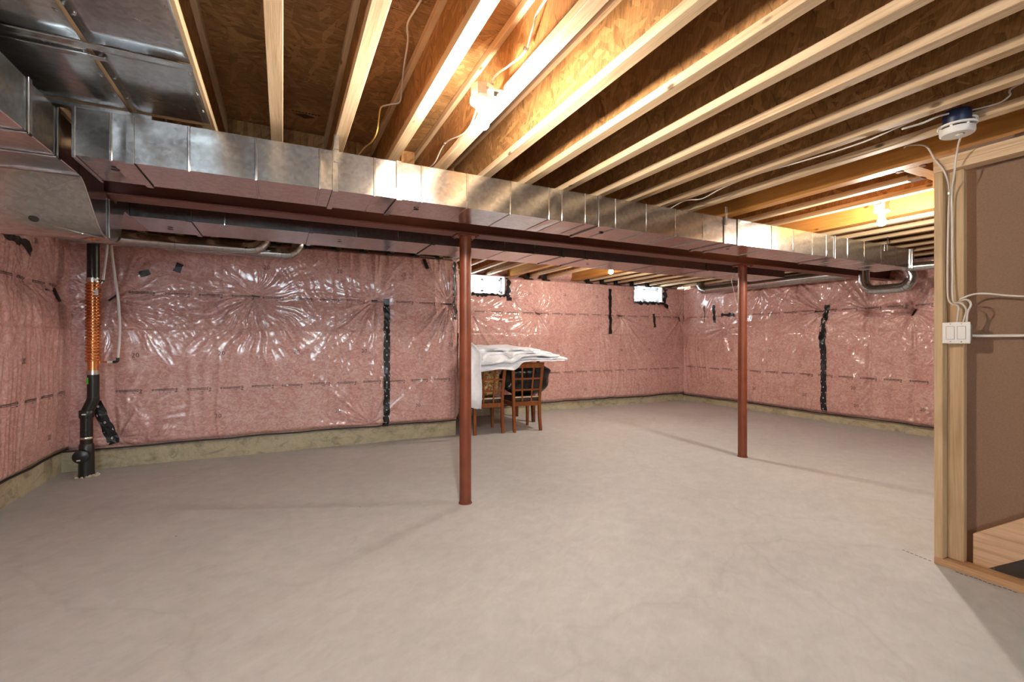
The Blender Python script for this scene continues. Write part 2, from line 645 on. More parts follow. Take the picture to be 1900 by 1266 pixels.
def window(name, x0, x1, z0, z1, y0, label, sgn=1):
    """slider window; y0 = inner wall face, sgn=+1 looks towards +y"""
    t = thing(name, label, 'window', ((x0 + x1) / 2, y0, z0), kind='structure')
    w = (x1 - x0) / 2
    h = z1 - z0
    j = MB()
    j.box(-w, -w + .012, 0, .22 * sgn, 0, h).box(w - .012, w, 0, .22 * sgn, 0, h).box(-w, w, 0, .22 * sgn, 0, .012).box(-w, w, 0, .22 * sgn, h - .012, h)
    j.build('jamb', 'vinyl', t)
    f = MB()
    a, b = sorted((.10 * sgn, .17 * sgn))
    fwid = .032
    f.box(-w + .012, -w + .012 + fwid, a, b, .012, h - .012).box(w - .012 - fwid, w - .012, a, b, .012, h - .012)
    f.box(-w + .012, w - .012, a, b, .012, .012 + fwid).box(-w + .012, w - .012, a, b, h - .012 - fwid, h - .012)
    f.build('frame', 'vinyl', t, bevel=.002)
    for k, (sa, sb, oy) in enumerate(((-w + .044, .01, .145), (-.01, w - .044, .115))):
        s = MB()
        a, b = sorted(((oy - .012) * sgn, (oy + .012) * sgn))
        sw = .026
        s.box(sa, sa + sw, a, b, .044, h - .044).box(sb - sw, sb, a, b, .044, h - .044)
        s.box(sa, sb, a, b, .044, .044 + sw).box(sa, sb, a, b, h - .044 - sw, h - .044)
        so = s.build('sash', 'vinyl', t, bevel=.0015)
        MB().box(sa + sw, sb - sw, (oy - .002) * sgn, (oy + .002) * sgn, .044 + sw, h - .044 - sw).build('pane', 'glass', so)
        if k == 1:
            MB().box(sa + .004, sa + .016, a - .012 if sgn > 0 else b, a if sgn > 0 else b + .012, h / 2 - .03, h / 2 + .03).build('latch', 'vinyl', so)
    return t


window('window_1', *W1, YF, 'white sliding window above the table, beside the shorter insulated wall')
window('window_2', *W2, YF, 'white sliding window near the corner with the wall without windows')
window('window_rear_offscreen', *WR, YBACK, 'white sliding window in the end wall facing the windowed wall', -1)


# ================================================================== INSULATION BLANKETS
def wrap_mesh(name, mat, parent, surf, polys, off=0.0028):
    """polys: list of [(s, z), ...] laid on the blanket surface"""
    mb = MB()
    for p in polys:
        mb.add([surf(s, z, off) for s, z in p], [tuple(range(len(p)))])
    return mb.build(name, mat, parent)


def blanket(name, label, U, O, Nn, s0, s1, zb, zt, step, pinches=(), valleys=(), seed=0, holes=(), amp=1.0, fold=1.15):
    ns = max(2, int((s1 - s0) / step) + 1)
    nz = max(2, int((zt - zb) / step) + 1)
    s = np.linspace(s0, s1, ns)
    tt = np.linspace(0, 1, nz)
    zbot = zb + (vnoise(s * 1.3, s * 0 + .5, seed + 1) - .5) * .035 + (vnoise(s * 6, s * 0 + .2, seed + 2) - .5) * .012
    S, T = np.meshgrid(s, tt, indexing='ij')
    Z = zbot[:, None] + (zt - zbot[:, None]) * T
    D = 0.045 + 0.025 * np.sin(np.pi * T) ** .7
    D += (vnoise(S * 2.1, Z * 2.1, seed + 3) - .5) * .024
    D += (vnoise(S * 6.5, Z * 5.0, seed + 4) - .5) * .006
    # vertical drape wrinkles in patches
    m = sstep(.45, .7, vnoise(S * 1.7 + 9, Z * 1.1, seed + 5))
    w = vnoise(S * 15 + 2.0 * vnoise(S * 2, Z * 2, seed + 6), Z * 1.3, seed + 7)
    D += m * (1 - 2 * np.abs(w - .5)) ** 2 * .009 * amp
    # fine slanted crinkle
    w = vnoise((S + .6 * Z) * 22, (Z - .5 * S) * 5, seed + 8)
    D += sstep(.55, .8, vnoise(S * 3, Z * 3, seed + 9)) * (1 - 2 * np.abs(w - .5)) ** 3 * .006 * amp
    # fastener row and seam lap
    D -= .010 * np.exp(-((Z - 1.70) / .10) ** 2)
    D -= .012 * np.exp(-np.abs(Z - 1.345) / .018) * (Z > 1.345) + .004 * (Z > 1.345)
    for (sv, zlo, zhi, dep, wid) in valleys:
        sw = sv + (vnoise(Z * 2.5, Z * 0 + sv, seed + 10) - .5) * .10
        D -= dep * np.exp(-np.abs(S - sw) / wid) * sstep(zlo - .1, zlo + .1, Z) * (1 - sstep(zhi - .1, zhi + .1, Z))
    for i, (sp, zp, n, A, Rr, dirn) in enumerate(pinches):
        dx, dz = S - sp, Z - zp
        r = np.hypot(dx, dz)
        th = np.arctan2(dz, dx) / (2 * np.pi) + .5
        th = th + .02 * (vnoise(r * 5, th * 0 + i, seed + 12) - .5)
        q = vnoise((th % 1.0) * n, r * 1.6 + i * 7, seed + 13 + i)
        rid = np.clip(1 - 2.6 * np.abs(q - .55), 0, 1) ** 1.4
        q2 = vnoise((th % 1.0) * n * 2.1, r * 2.5 + i * 3, seed + 20 + i)
        rid2 = np.clip(1 - 3 * np.abs(q2 - .5), 0, 1) ** 1.5
        wdir = .40 + .60 * sstep(-.3, .9, np.cos(2 * np.pi * th - np.pi - dirn))
        env = sstep(.0, .10, r) * np.exp(-(r / (Rr * 1.15)) ** 1.8) * wdir
        D += fold * A * env * (rid + .35 * rid2)
        D -= .040 * np.exp(-r / .07) + .016 * np.exp(-(r / .35) ** 2)
    # edges tuck back to the wall
    e = np.minimum((Z - zbot[:, None]), 9)
    D -= .060 * (1 - sstep(0, .07, e)) ** 2
    D -= .060 * (1 - sstep(0, .05, (zt - Z))) ** 2
    es = np.minimum(S - s0, s1 - S)
    D -= .070 * (1 - sstep(0, .10, es)) ** 2
    for (a, b, c, d) in holes:
        dd = np.maximum(np.maximum(a - S, S - b), np.maximum(c - Z, Z - d))
        D -= .06 * np.exp(-np.clip(dd, 0, 9) / .05)
    D = np.maximum(D, -.026)
    Uv, Ov, Nv = np.array(U, float), np.array(O, float), np.array(Nn, float)
    V = Ov + S[..., None] * Uv + Z[..., None] * np.array([0, 0, 1.0]) + D[..., None] * Nv
    idx = np.arange(ns * nz).reshape(ns, nz)
    F = np.stack([idx[:-1, :-1], idx[1:, :-1], idx[1:, 1:], idx[:-1, 1:]], -1)
    keep = np.ones(F.shape[:2], bool)
    for (a, b, c, d) in holes:
        sc = (S[:-1, :-1] + S[1:, 1:]) / 2
        zc = (Z[:-1, :-1] + Z[1:, 1:]) / 2
        keep &= ~((sc > a) & (sc < b) & (zc > c) & (zc < d))
    F = F[keep]
    if np.dot(np.cross(Uv, [0, 0, 1]), Nv) < 0:
        F = F[:, ::-1]
    me = bpy.data.meshes.new('film')
    me.vertices.add(ns * nz)
    me.vertices.foreach_set('co', V.reshape(-1).astype(np.float32))
    me.loops.add(F.size)
    me.loops.foreach_set('vertex_index', F.reshape(-1).astype(np.int32))
    me.polygons.add(len(F))
    me.polygons.foreach_set('loop_start', np.arange(0, F.size, 4, dtype=np.int32))
    me.update(calc_edges=True)
    me.validate()
    me.polygons.foreach_set('use_smooth', np.ones(len(me.polygons), bool))
    me.materials.append(MAT['film'])
    t = thing(name, label, 'insulation')
    obj_from('film', me, t)

    def surf(ss, zz, off=0.0):
        fs = min(max((ss - s0) / (s1 - s0) * (ns - 1), 0), ns - 1.001)
        i = int(fs); a = fs - i
        zb_ = zbot[i]
        fz = min(max((zz - zb_) / (zt - zb_) * (nz - 1), 0), nz - 1.001)
        j = int(fz); b = fz - j
        d = (D[i, j] * (1 - a) + D[i + 1, j] * a) * (1 - b) + (D[i, j + 1] * (1 - a) + D[i + 1, j + 1] * a) * b
        p = Ov + ss * Uv + np.array([0, 0, zz]) + (d + off) * Nv
        return (float(p[0]), float(p[1]), float(p[2]))
    # black lower edge of the membrane
    lip = MB()
    vv, ff = [], []
    for i in range(0, ns, 3):
        p = Ov + s[i] * Uv + Nv * (.012 + .006 * math.sin(s[i] * 9))
        z0 = zbot[i]
        vv += [tuple(p + np.array([0, 0, z0 - .008])), tuple(p + np.array([0, 0, z0 + .006]))]
    k = len(vv) // 2
    ff = [(2 * i, 2 * i + 2, 2 * i + 3, 2 * i + 1) for i in range(k - 1)]
    lo = lip.add(vv, ff).build('membrane_edge', 'membrane', t)
    md = lo.modifiers.new('thick', 'SOLIDIFY')
    md.thickness = .012
    md.offset = 0
    return t, surf


def stamps(t, surf, s_list, z, length=.205, flip=1):
    """the repeated film print: two diamonds, two lines of tiny text, a small 20"""
    rs = random.Random(int(z * 100))
    for s in s_list:
        polys = []
        dz = rs.uniform(-.004, .004)

        def rect(a, b, c, d):
            k = max(1, int((b - a) / .02))
            for q in range(k):
                u0 = a + (b - a) * q / k
                u1 = a + (b - a) * (q + 1) / k
                polys.append([(s + flip * u0, z + c + dz), (s + flip * u1, z + c + dz), (s + flip * u1, z + d + dz), (s + flip * u0, z + d + dz)])
        for e in (0.008, length - .008):
            for sx, sz in ((1, 1), (1, -1), (-1, -1), (-1, 1)):
                a, b = (e + sx * .011, 0), (e, sz * .014)
                c_, d_ = (e, sz * .006), (e + sx * .005, 0)
                polys.append([(s + flip * q[0], z + q[1] + dz) for q in (a, b, c_, d_)])
        u = .022
        while u < length - .026:
            w = rs.uniform(.006, .016)
            rect(u, min(u + w, length - .024), .002, .0095)
            u += w + rs.uniform(.0012, .003)
        u = .022
        while u < length - .03:
            w = rs.uniform(.008, .024)
            rect(u, min(u + w, length - .024), -.0095, -.0040)
            u += w + rs.uniform(.001, .003)
        rect(length - .085, length - .055, -.026, -.022)
        rect(length - .020, length - .012, -.028, -.018)
        rect(length - .010, length - .002, -.028, -.018)
        wrap_mesh('printed_marking', 'ink', t, surf, polys)


def twenties(t, surf, spots, size=.064, flip=1):
    vt, ft = text_geo('20', size)
    for (s, z) in spots:
        wrap_mesh('printed_number', 'inkfaint', t, surf, [[(s + flip * vt[i][0], z + vt[i][1]) for i in f] for f in ft], .003)


def tape(t, surf, a, b, width, marks=True, ragged=.006, name='tape_strip', seed=1):
    rs = random.Random(seed)
    (sa, za), (sb, zb) = a, b
    L = math.hypot(sb - sa, zb - za)
    k = max(3, int(L / .035))
    tx, tz = (sb - sa) / L, (zb - za) / L
    nx, nz = -tz, tx
    mb = MB()
    vv = []
    for i in range(k + 1):
        q = i / k * L
        for sg in (-1, -.33, .33, 1):
            w = sg * (width / 2 + (rs.uniform(-ragged, ragged) if abs(sg) == 1 else 0))
            vv.append(surf(sa + tx * q + nx * w, za + tz * q + nz * w, .005))
    ff = []
    for i in range(k):
        for j in range(3):
            ff.append((i * 4 + j, i * 4 + j + 1, i * 4 + j + 5, i * 4 + j + 4))
    o = mb.add(vv, ff).build(name, 'tape', t)
    md = o.modifiers.new('thick', 'SOLIDIFY')
    md.thickness = .002
    if marks:
        m2 = MB()
        q = .05
        n_ = 0
        while q < L - .03:
            for w in ((0,) if n_ % 2 == 0 else (-.42 * width, .42 * width)):
                cs, cz = sa + tx * q + nx * w, za + tz * q + nz * w
                ring = []
                for r_ in (.011, .005):
                    ring.append([(cs + r_ * .75 * math.cos(2 * math.pi * j / 10), cz + r_ * math.sin(2 * math.pi * j / 10)) for j in range(10)])
                for j in range(10):
                    j2 = (j + 1) % 10
                    if abs(w) > 0 and (tx * 0 + (math.cos(2 * math.pi * (j + .5) / 10) * nx) * w) > 0:
                        continue
                    m2.add([surf(*ring[0][j], .0085), surf(*ring[0][j2], .0085), surf(*ring[1][j2], .0085), surf(*ring[1][j], .0085)], [(0, 1, 2, 3)])
            q += .082
            n_ += 1
        if m2.f:
            m2.build('tape_print', 'white_ink', o)['kind'] = 'stuff'
    return o


def pin(t, surf, s, z, w=.075, h=.012, ang=0.0):
    c, q = math.cos(ang), math.sin(ang)
    mb = MB()
    pts = []
    for off in (.004, .012):
        pts += [surf(s + x * c - y * q, z + x * q + y * c, off) for x, y in ((-w / 2, -h / 2), (w / 2, -h / 2), (w / 2, h / 2), (-w / 2, h / 2))]
    mb.hexa(pts)
    return mb.build('fastener', 'tape', t)


DN = -math.pi / 2
# --- back wall (the nearer, left one): s = x
bl, bl_s = blanket('insulation_blanket', 'pink insulation under clear film on the wall behind the copper drain coil', (1, 0, 0), (0, 5.705, 0), (0, -1, 0),
                   -1.845, 2.035, .205, 2.29, .009,
                   pinches=[(-.254, 1.705, 46, .026, .55, DN - .5), (.983, 1.705, 40, .024, .55, DN - .3), (1.909, 1.70, 44, .028, .60, DN - .1), (-1.458, 1.64, 40, .026, .45, DN + .4),
                            (.95, .24, 30, .022, .55, math.pi / 2 + .5), (-1.42, .30, 30, .018, .45, .7)],
                   valleys=[(-1.46, .25, 2.2, .03, .05), (1.10, .2, 1.7, .016, .05)], seed=1)
stamps(bl, bl_s, [-1.33 + .285 * i for i in range(12)], 1.70)
stamps(bl, bl_s, [-1.43 + .285 * i for i in range(12)], .745)
twenties(bl, bl_s, [(-.151, 2.02), (.59, 2.025), (1.323, 2.035), (-1.274, 1.09), (-.563, 1.10), (.139, 1.108), (.86, 1.11), (1.924, 1.178), (-.597, .45), (.572, .427), (1.5, .43)])
tape(bl, bl_s, (1.12, .19), (1.12, 1.735), .072, seed=3)
tape(bl, bl_s, (-1.57, .66), (-1.45, .24), .085, seed=4)
tape(bl, bl_s, (-1.245, 1.875), (-1.165, 1.905), .05, False, name='tape_patch', seed=5)
tape(bl, bl_s, (-.95, 1.92), (-.915, 2.005), .06, False, name='tape_patch', seed=6)
tape(bl, bl_s, (1.585, 2.25), (1.625, 2.13), .045, False, name='tape_patch', seed=7)
tape(bl, bl_s, (2.0, 1.50), (2.0, 2.25), .06, False, ragged=.015, name='tape_strip', seed=8)
pin(bl, bl_s, -.254, 1.708, .08, .014, -.1)
pin(bl, bl_s, .983, 1.708, .075, .012)
pin(bl, bl_s, 1.909, 1.70, .075, .012)
pin(bl, bl_s, -1.458, 1.645, .09, .018, .7)

# --- far wall with the windows: s = x
fa, fa_s = blanket('insulation_blanket', 'pink insulation under clear film on the wall with two small windows', (1, 0, 0), (0, 6.95, 0), (0, -1, 0),
                   2.13, 7.412, .145, 2.295, .012,
                   pinches=[(3.921, 1.693, 28, .026, .65, DN + .4), (5.732, 1.69, 26, .020, .60, DN), (7.25, 1.69, 26, .020, .40, math.pi), (3.45, 1.95, 24, .022, .32, -.2), (2.7, 1.69, 26, .026, .5, DN),
                            (6.9, 1.96, 26, .016, .28, 0)],
                   seed=7, holes=[(W1[0] - .005, W1[1] + .005, W1[2] - .005, 3), (W2[0] - .005, W2[1] + .005, W2[2] - .005, 3)], amp=1.5, fold=1.6)
stamps(fa, fa_s, [2.2 + .285 * i for i in range(18)], 1.70)
stamps(fa, fa_s, [2.15 + .285 * i for i in range(18)], .675)
twenties(fa, fa_s, [(3.75, 2.03), (4.45, 2.03), (5.15, 2.03), (5.9, 2.03), (4.3, 1.05), (5.0, 1.06), (5.7, 1.05), (6.4, 1.05), (4.9, .35), (6.1, .38)])
tape(fa, fa_s, (5.453, 1.35), (5.453, 2.19), .070, False, ragged=.01, seed=11)
tape(fa, fa_s, (6.54, 1.485), (6.525, 1.75), .055, False, ragged=.012, name='tape_patch', seed=12)
for (wx0, wx1, wz0, wz1), sd in ((W1, 20), (W2, 30)):
    tape(fa, fa_s, (wx0 - .03, wz0 - .025), (wx1 + .06, wz0 - .025), .050, False, ragged=.022, name='window_tape', seed=sd)
    tape(fa, fa_s, (wx1 + .035, wz0 - .06), (wx1 + .035, 2.28), .065, False, ragged=.022, name='window_tape', seed=sd + 1)
    tape(fa, fa_s, (wx0 - .03, wz0 - .03), (wx0 - .03, 2.28), .045, False, ragged=.018, name='window_tape', seed=sd + 2)
    tape(fa, fa_s, (wx1 + .0, wz0 - .055), (wx1 + .10, wz0 - .075), .07, False, ragged=.02, name='tape_patch', seed=sd + 3)
pin(fa, fa_s, 3.921, 1.693, .09, .016, -.4)
pin(fa, fa_s, 5.732, 1.69, .08, .014)
pin(fa, fa_s, 7.24, 1.66, .02, .10)

# --- right wall: s = y
rt, rt_s = blanket('insulation_blanket', 'crinkled pink insulation under clear film on the wall without windows', (0, 1, 0), (7.39, 0, 0), (-1, 0, 0),
                   2.2, 6.973, .125, 2.295, .011,
                   pinches=[(4.187, 1.675, 30, .034, .95, -.75), (3.555, 1.66, 26, .030, .60, DN + .7), (3.05, 1.63, 24, .030, .55, DN + .3), (6.86, 1.69, 20, .022, .45, DN),
                            (5.9, 1.45, 20, .028, .55, DN + .6), (5.2, 2.15, 20, .028, .5, DN), (4.6, 2.2, 20, .026, .45, DN), (3.3, 2.2, 18, .026, .4, DN), (2.6, 1.6, 24, .03, .5, DN)],
                   valleys=[(3.56, .15, 2.2, .055, .05), (3.06, .15, 2.25, .060, .045), (3.30, .15, 1.2, .03, .04), (4.13, .15, 1.7, .02, .05)], seed=13, amp=2.6, fold=1.7)
stamps(rt, rt_s, [6.75 - .285 * i for i in range(15)], 1.685, flip=-1)
stamps(rt, rt_s, [6.80 - .285 * i for i in range(15)], .705, flip=-1)
twenties(rt, rt_s, [(6.5, 1.05), (5.75, 1.05), (5.0, 1.06), (5.3, .40), (4.45, .38), (3.75, .55), (3.72, .30), (2.95, .35), (3.4, 2.0)], flip=-1)
tape(rt, rt_s, (4.165, .15), (4.165, 1.30), .075, seed=41)
tape(rt, rt_s, (4.165, 1.29), (4.12, 1.765), .070, seed=42)
tape(rt, rt_s, (6.139, 1.565), (6.145, 1.90), .055, False, ragged=.014, name='tape_patch', seed=43)
tape(rt, rt_s, (5.995, 1.70), (5.71, 1.70), .06, False, ragged=.016, name='tape_patch', seed=44)
tape(rt, rt_s, (6.36, 1.58), (6.36, 1.90), .018, False, ragged=.006, name='tape_patch', seed=45)
pin(rt, rt_s, 4.23, 1.675, .09, .012)
pin(rt, rt_s, 3.06, 1.60, .02, .09, .3)

# --- left wall: s = y
lf, lf_s = blanket('insulation_blanket', 'pink insulation under clear film on the wall beside the drain stack', (0, 1, 0), (-1.815, 0, 0), (1, 0, 0),
                   2.4, 5.733, .215, 2.29, .012,
                   pinches=[(5.47, 1.645, 30, .024, .45, DN), (4.9, 1.70, 30, .022, .5, DN), (4.0, 1.70, 30, .022, .5, DN), (3.2, 1.70, 30, .022, .5, DN)],
                   valleys=[(5.42, .3, 2.2, .03, .05)], seed=19, amp=1.1)
stamps(lf, lf_s, [3.0 + .285 * i for i in range(9)], 1.715)
stamps(lf, lf_s, [3.02 + .285 * i for i in range(9)], .775)
twenties(lf, lf_s, [(5.0, 2.03), (4.3, 2.03), (4.7, 1.08), (5.2, .42)])
tape(lf, lf_s, (4.40, 1.995), (4.85, 1.97), .05, False, ragged=.015, name='tape_patch', seed=51)
tape(lf, lf_s, (4.80, 2.0), (4.90, 1.93), .07, False, ragged=.02, name='tape_patch', seed=52)
pin(lf, lf_s, 5.20, 1.66, .06, .016)
pin(lf, lf_s, 5.47, 1.64, .03, .12, .3)

# --- plain blankets out of the picture
pl1, _ = blanket('insulation_blanket', 'pink insulation under clear film on the end wall facing the windows', (1, 0, 0), (0, -3.965, 0), (0, 1, 0), -1.80, 7.37, .2, 2.29, .05,
                 seed=25, holes=[(WR[0] - .03, WR[1] + .03, WR[2] - .03, 3)])
pl2, _ = blanket('insulation_blanket', 'pink insulation under clear film on the wall beyond the stairs', (0, 1, 0), (7.39, 0, 0), (-1, 0, 0), -3.9, 2.2, .2, 2.29, .05, seed=27)
pl3, _ = blanket('insulation_blanket', 'pink insulation under clear film beside the big drop duct', (0, 1, 0), (-1.815, 0, 0), (1, 0, 0), -3.9, 2.4, .2, 2.29, .05, seed=29)
pl4, _ = blanket('insulation_blanket', 'pink insulation under clear film on the short return by the table', (0, 1, 0), (2.06, 0, 0), (1, 0, 0), 5.77, 6.84, .2, 2.29, .02, seed=31)


# rim insulation between the joist ends
def rim(label, U, O, Nn, s0, s1, seed):
    return blanket('rim_insulation', label, U, O, Nn, s0, s1, 2.305, 2.60, .03, seed=seed)


rim('pink insulation tucked between joist ends above the drain coil wall', (1, 0, 0), (0, 5.86, 0), (0, -1, 0), -1.85, 2.03, 33)
rim('pink insulation tucked between joist ends above the two windows', (1, 0, 0), (0, 7.10, 0), (0, -1, 0), 2.03, 7.42, 34)
rim('pink insulation tucked above the wall without windows', (0, 1, 0), (7.55, 0, 0), (-1, 0, 0), -3.9, 6.98, 35)
rim('pink insulation tucked above the wall beside the drain stack', (0, 1, 0), (-1.97, 0, 0), (1, 0, 0), -3.9, 5.74, 36)

# ================================================================== JOISTS
FW, FT = .058, .038


def make_joist_meshes(y0, y1):
    out = []
    for nm, mt, a in (('bottom_flange', 'flange', (-FW / 2, FW / 2, y0, y1, ZJ, ZJ + FT)),
                      ('web', 'web', (-.0055, .0055, y0, y1, ZJ + FT, ZS - FT - .002)),
                      ('top_flange', 'flange', (-FW / 2, FW / 2, y0, y1, ZS - FT - .002, ZS - .002))):
        o = MB().box(*a).build(nm, mt, bevel=.002 if nm != 'web' else 0)
        me = o.data
        bpy.data.objects.remove(o)
        out.append((nm, me))
    return out


J_short = make_joist_meshes(-3.98, 5.90)
J_long = make_joist_meshes(-3.98, 7.12)
J_stair = make_joist_meshes(1.52, 7.12)


def joist(xr, kind, label, group):
    t = thing('floor_joist', label, 'joist', (xr - FW / 2, 0, 0), group)
    for nm, me in kind:
        obj_from(nm, me, t)
    return t


ORD = ['first', 'second', 'third', 'fourth', 'fifth', 'sixth', 'seventh', 'eighth', 'ninth', 'tenth', 'eleventh', 'twelfth', 'thirteenth', 'fourteenth', 'fifteenth', 'sixteenth']
GJ = 'wood joists under the subfloor'
for i in range(-5, 11):
    x = .003 + .305 * i if i > -5 else -1.612   # the outermost one clears the drain pipe
    joist(x, J_short if x < 2.1 else J_long, 'wood I-joist, %s from the yellow beam above the stud wall toward the drain stack' % ORD[10 - i], GJ)
joist(3.80, J_stair, 'wood I-joist hung on the stair header, beside the yellow beam above the stud wall', GJ)
joist(4.14, J_stair, 'wood I-joist hung on the stair header, carrying the bulb behind the stud wall', GJ)
for k, x in enumerate((5.04, 5.36, 5.68, 6.06, 6.45, 6.82, 7.24)):
    joist(x, J_long, 'wood I-joist, %s beyond the second yellow beam toward the wall without windows' % ORD[k], GJ)

lv1 = tag(MB().box(-.045, .045, -3.98, 7.1, ZJ, ZS - .002).build('laminated_beam', 'lvl', bevel=.002), 'yellow laminated beam directly above the stud wall', 'beam')
lv1.location = (3.445, 0, 0)
lv2 = tag(MB().box(-.045, .045, -3.98, 7.1, ZJ, ZS - .002).build('laminated_beam', 'lvl', bevel=.002), 'yellow laminated beam beside the bare bulb behind the stud wall', 'beam')
lv2.location = (4.745, 0, 0)
hd = thing('stair_header', 'short yellow laminated header with metal hangers beside the stairs', 'beam', (4.095, 1.475, 0))
MB().box(-.603, .603, -.045, .043, ZJ, ZS - .002).build('beam', 'lvlx', hd, bevel=.002)
for x in (3.80, 4.14):
    h = MB()
    cx = x - FW / 2 - 4.095
    h.box(cx - FW / 2 - .002, cx + FW / 2 + .002, .0435, .115, ZJ - .0035, ZJ - .0005)
    h.box(cx - FW / 2 - .03, cx - FW / 2 - .002, .0435, .0455, ZJ, ZJ + .2).box(cx + FW / 2 + .002, cx + FW / 2 + .03, .0435, .0455, ZJ, ZJ + .2)
    h.box(cx - FW / 2 - .0035, cx - FW / 2 - .0015, .0435, .115, ZJ - .002, ZJ + .16).box(cx + FW / 2 + .0015, cx + FW / 2 + .0035, .0435, .115, ZJ - .002, ZJ + .16)
    h.build('joist_hanger', 'galvb', hd)
for xx in (-.603, .573):
    MB().box(xx, xx + .03, -.075, -.046, ZJ - .003, ZJ + .2).box(xx, xx + .03, .043, .075, ZJ - .003, ZJ + .2).build('corner_hanger', 'galvb', hd)

# blocking panels and squash blocks over the steel beam
jx = [-1.612] + [.003 + .305 * i for i in range(-4, 11)]
for i, x in enumerate(jx[:-1]):
    a, b = x + .001, jx[i + 1] - FW - .001
    if a < -1.75:
        continue
    bk = thing('blocking_panel', 'strand board blocking over the steel beam, %s bay from the first yellow beam' % ORD[14 - i], 'blocking', ((a + b) / 2, 3.33, 0), 'blocking between the joists over the steel beam')
    MB().box((a - b) / 2, (b - a) / 2, 0, .012, ZJ, ZS - .002).build('panel', 'block', bk)
    MB().box(.02, .058, -.04, -.001, ZJ, ZS - .04).build('squash_block', 'block', bk)
    MB().box(-.09, -.052, -.04, -.001, ZJ, ZS - .09).build('squash_block', 'block', bk)

# black tape gathered around the joist ends
for i, x in enumerate([.003 + .305 * k for k in range(0, 7)]):
    rs = random.Random(60 + i)
    mb = MB()
    mb.hexa([(x - .115 + rs.uniform(-.01, .01), 5.60, 2.262), (x - .03 + rs.uniform(0, .04), 5.60, 2.258), (x - .03, 5.70, 2.262), (x - .11, 5.70, 2.262),
             (x - .10, 5.605, 2.285), (x - .02, 5.605, 2.280), (x - .02, 5.70, 2.28), (x - .10, 5.70, 2.28)])
    mb.hexa([(x - .105, 5.61, 2.275), (x - .062, 5.61, 2.275), (x - .062, 5.68, 2.275), (x - .105, 5.68, 2.275), (x - .11, 5.64, 2.39), (x - .062, 5.64, 2.38), (x - .062, 5.69, 2.39), (x - .11, 5.69, 2.39)])
    mb.build('joist_end_tape', 'tape', bl, bevel=.004)
for i, x in enumerate((4.14, 5.04, 5.36, 5.68, 6.06, 3.80, 6.45)):
    rs = random.Random(80 + i)
    mb = MB()
    mb.hexa([(x - .13 + rs.uniform(-.02, .01), 6.84, 2.258), (x + rs.uniform(-.03, .05), 6.84, 2.254), (x - .02, 6.92, 2.262), (x - .12, 6.92, 2.262),
             (x - .11, 6.85, 2.285), (x - .01, 6.85, 2.280), (x - .01, 6.92, 2.28), (x - .11, 6.92, 2.28)])
    mb.hexa([(x - .12, 6.85, 2.275), (x - .062, 6.85, 2.275), (x - .062, 6.92, 2.275), (x - .12, 6.92, 2.275), (x - .125, 6.88, 2.40), (x - .062, 6.88, 2.39), (x - .062, 6.93, 2.40), (x - .125, 6.93, 2.40)])
    mb.build('joist_end_tape', 'tape', fa, bevel=.004)

# stamps printed on the strand board
def print_on_ceiling(lines, x, y, size, ang, lead, name='printed_lettering'):
    mb = MB()
    c, s = math.cos(ang), math.sin(ang)
    for k, ln in enumerate(lines):
        vt, ft = text_geo(ln, size)
        # seen from below: mirror x so it reads correctly
        vv = []
        for (a, b) in vt:
            a, b = -a, b - k * lead
            vv.append((x + a * c - b * s, y + a * s + b * c, ZS - .0012))
        mb.add(vv, ft)
    return mb.build(name, 'inkwood', ceil)


print_on_ceiling(['Compuesto', 'Exterior', 'obligado', 'Ti paralela', 'la Fuerza', 'no apoyado'], .505, 1.84, .017, R(0), .020)
print_on_ceiling(['ESJ', 'V2'], .415, 1.905, .020, R(0), .034)
ar = MB()
ar.add([(.405, 1.921, ZS - .0012), (.455, 1.921, ZS - .0012), (.455, 1.924, ZS - .0012), (.405, 1.924, ZS - .0012)], [(0, 1, 2, 3)])
ar.add([(.397, 1.9225, ZS - .0012), (.409, 1.917, ZS - .0012), (.409, 1.928, ZS - .0012)], [(0, 1, 2)])
ar.build('printed_arrow', 'inkwood', ceil)
dm = MB()
dm.add([(.065, 3.085, ZS - .0012), (.125, 3.06, ZS - .0012), (.185, 3.085, ZS - .0012), (.125, 3.125, ZS - .0012)], [(0, 1, 2, 3)])
for k in range(9):
    dm.add([(.05 + .018 * k, 3.04 - .002 * (k % 3), ZS - .0012), (.063 + .018 * k, 3.04, ZS - .0012), (.063 + .018 * k, 3.052, ZS - .0012), (.05 + .018 * k, 3.052, ZS - .0012)], [(0, 1, 2, 3)])
dm.build('printed_diamond', 'inkwood', ceil)
print_on_ceiling(['ic'], .72, 1.90, .04, R(100), .03)

# ================================================================== STEEL BEAM AND POSTS
by = 3.31
sb = thing('steel_beam', 'dark red painted steel I-beam carried by the two round posts', 'beam', (0, by, 0))
MB().box(-1.98, 7.62, -.07, .07, 2.035, 2.047).build('bottom_flange', 'beam', sb, bevel=.002)
MB().box(-1.98, 7.62, -.004, .004, 2.047, 2.253).build('web', 'beam', sb)
MB().box(-1.98, 7.62, -.07, .07, 2.253, 2.265).build('top_flange', 'beam', sb, bevel=.002)
MB().box(-1.98, 7.62, -.07, .07, 2.2655, 2.3045).build('nailer_plank', 'studx', sb, bevel=.002)


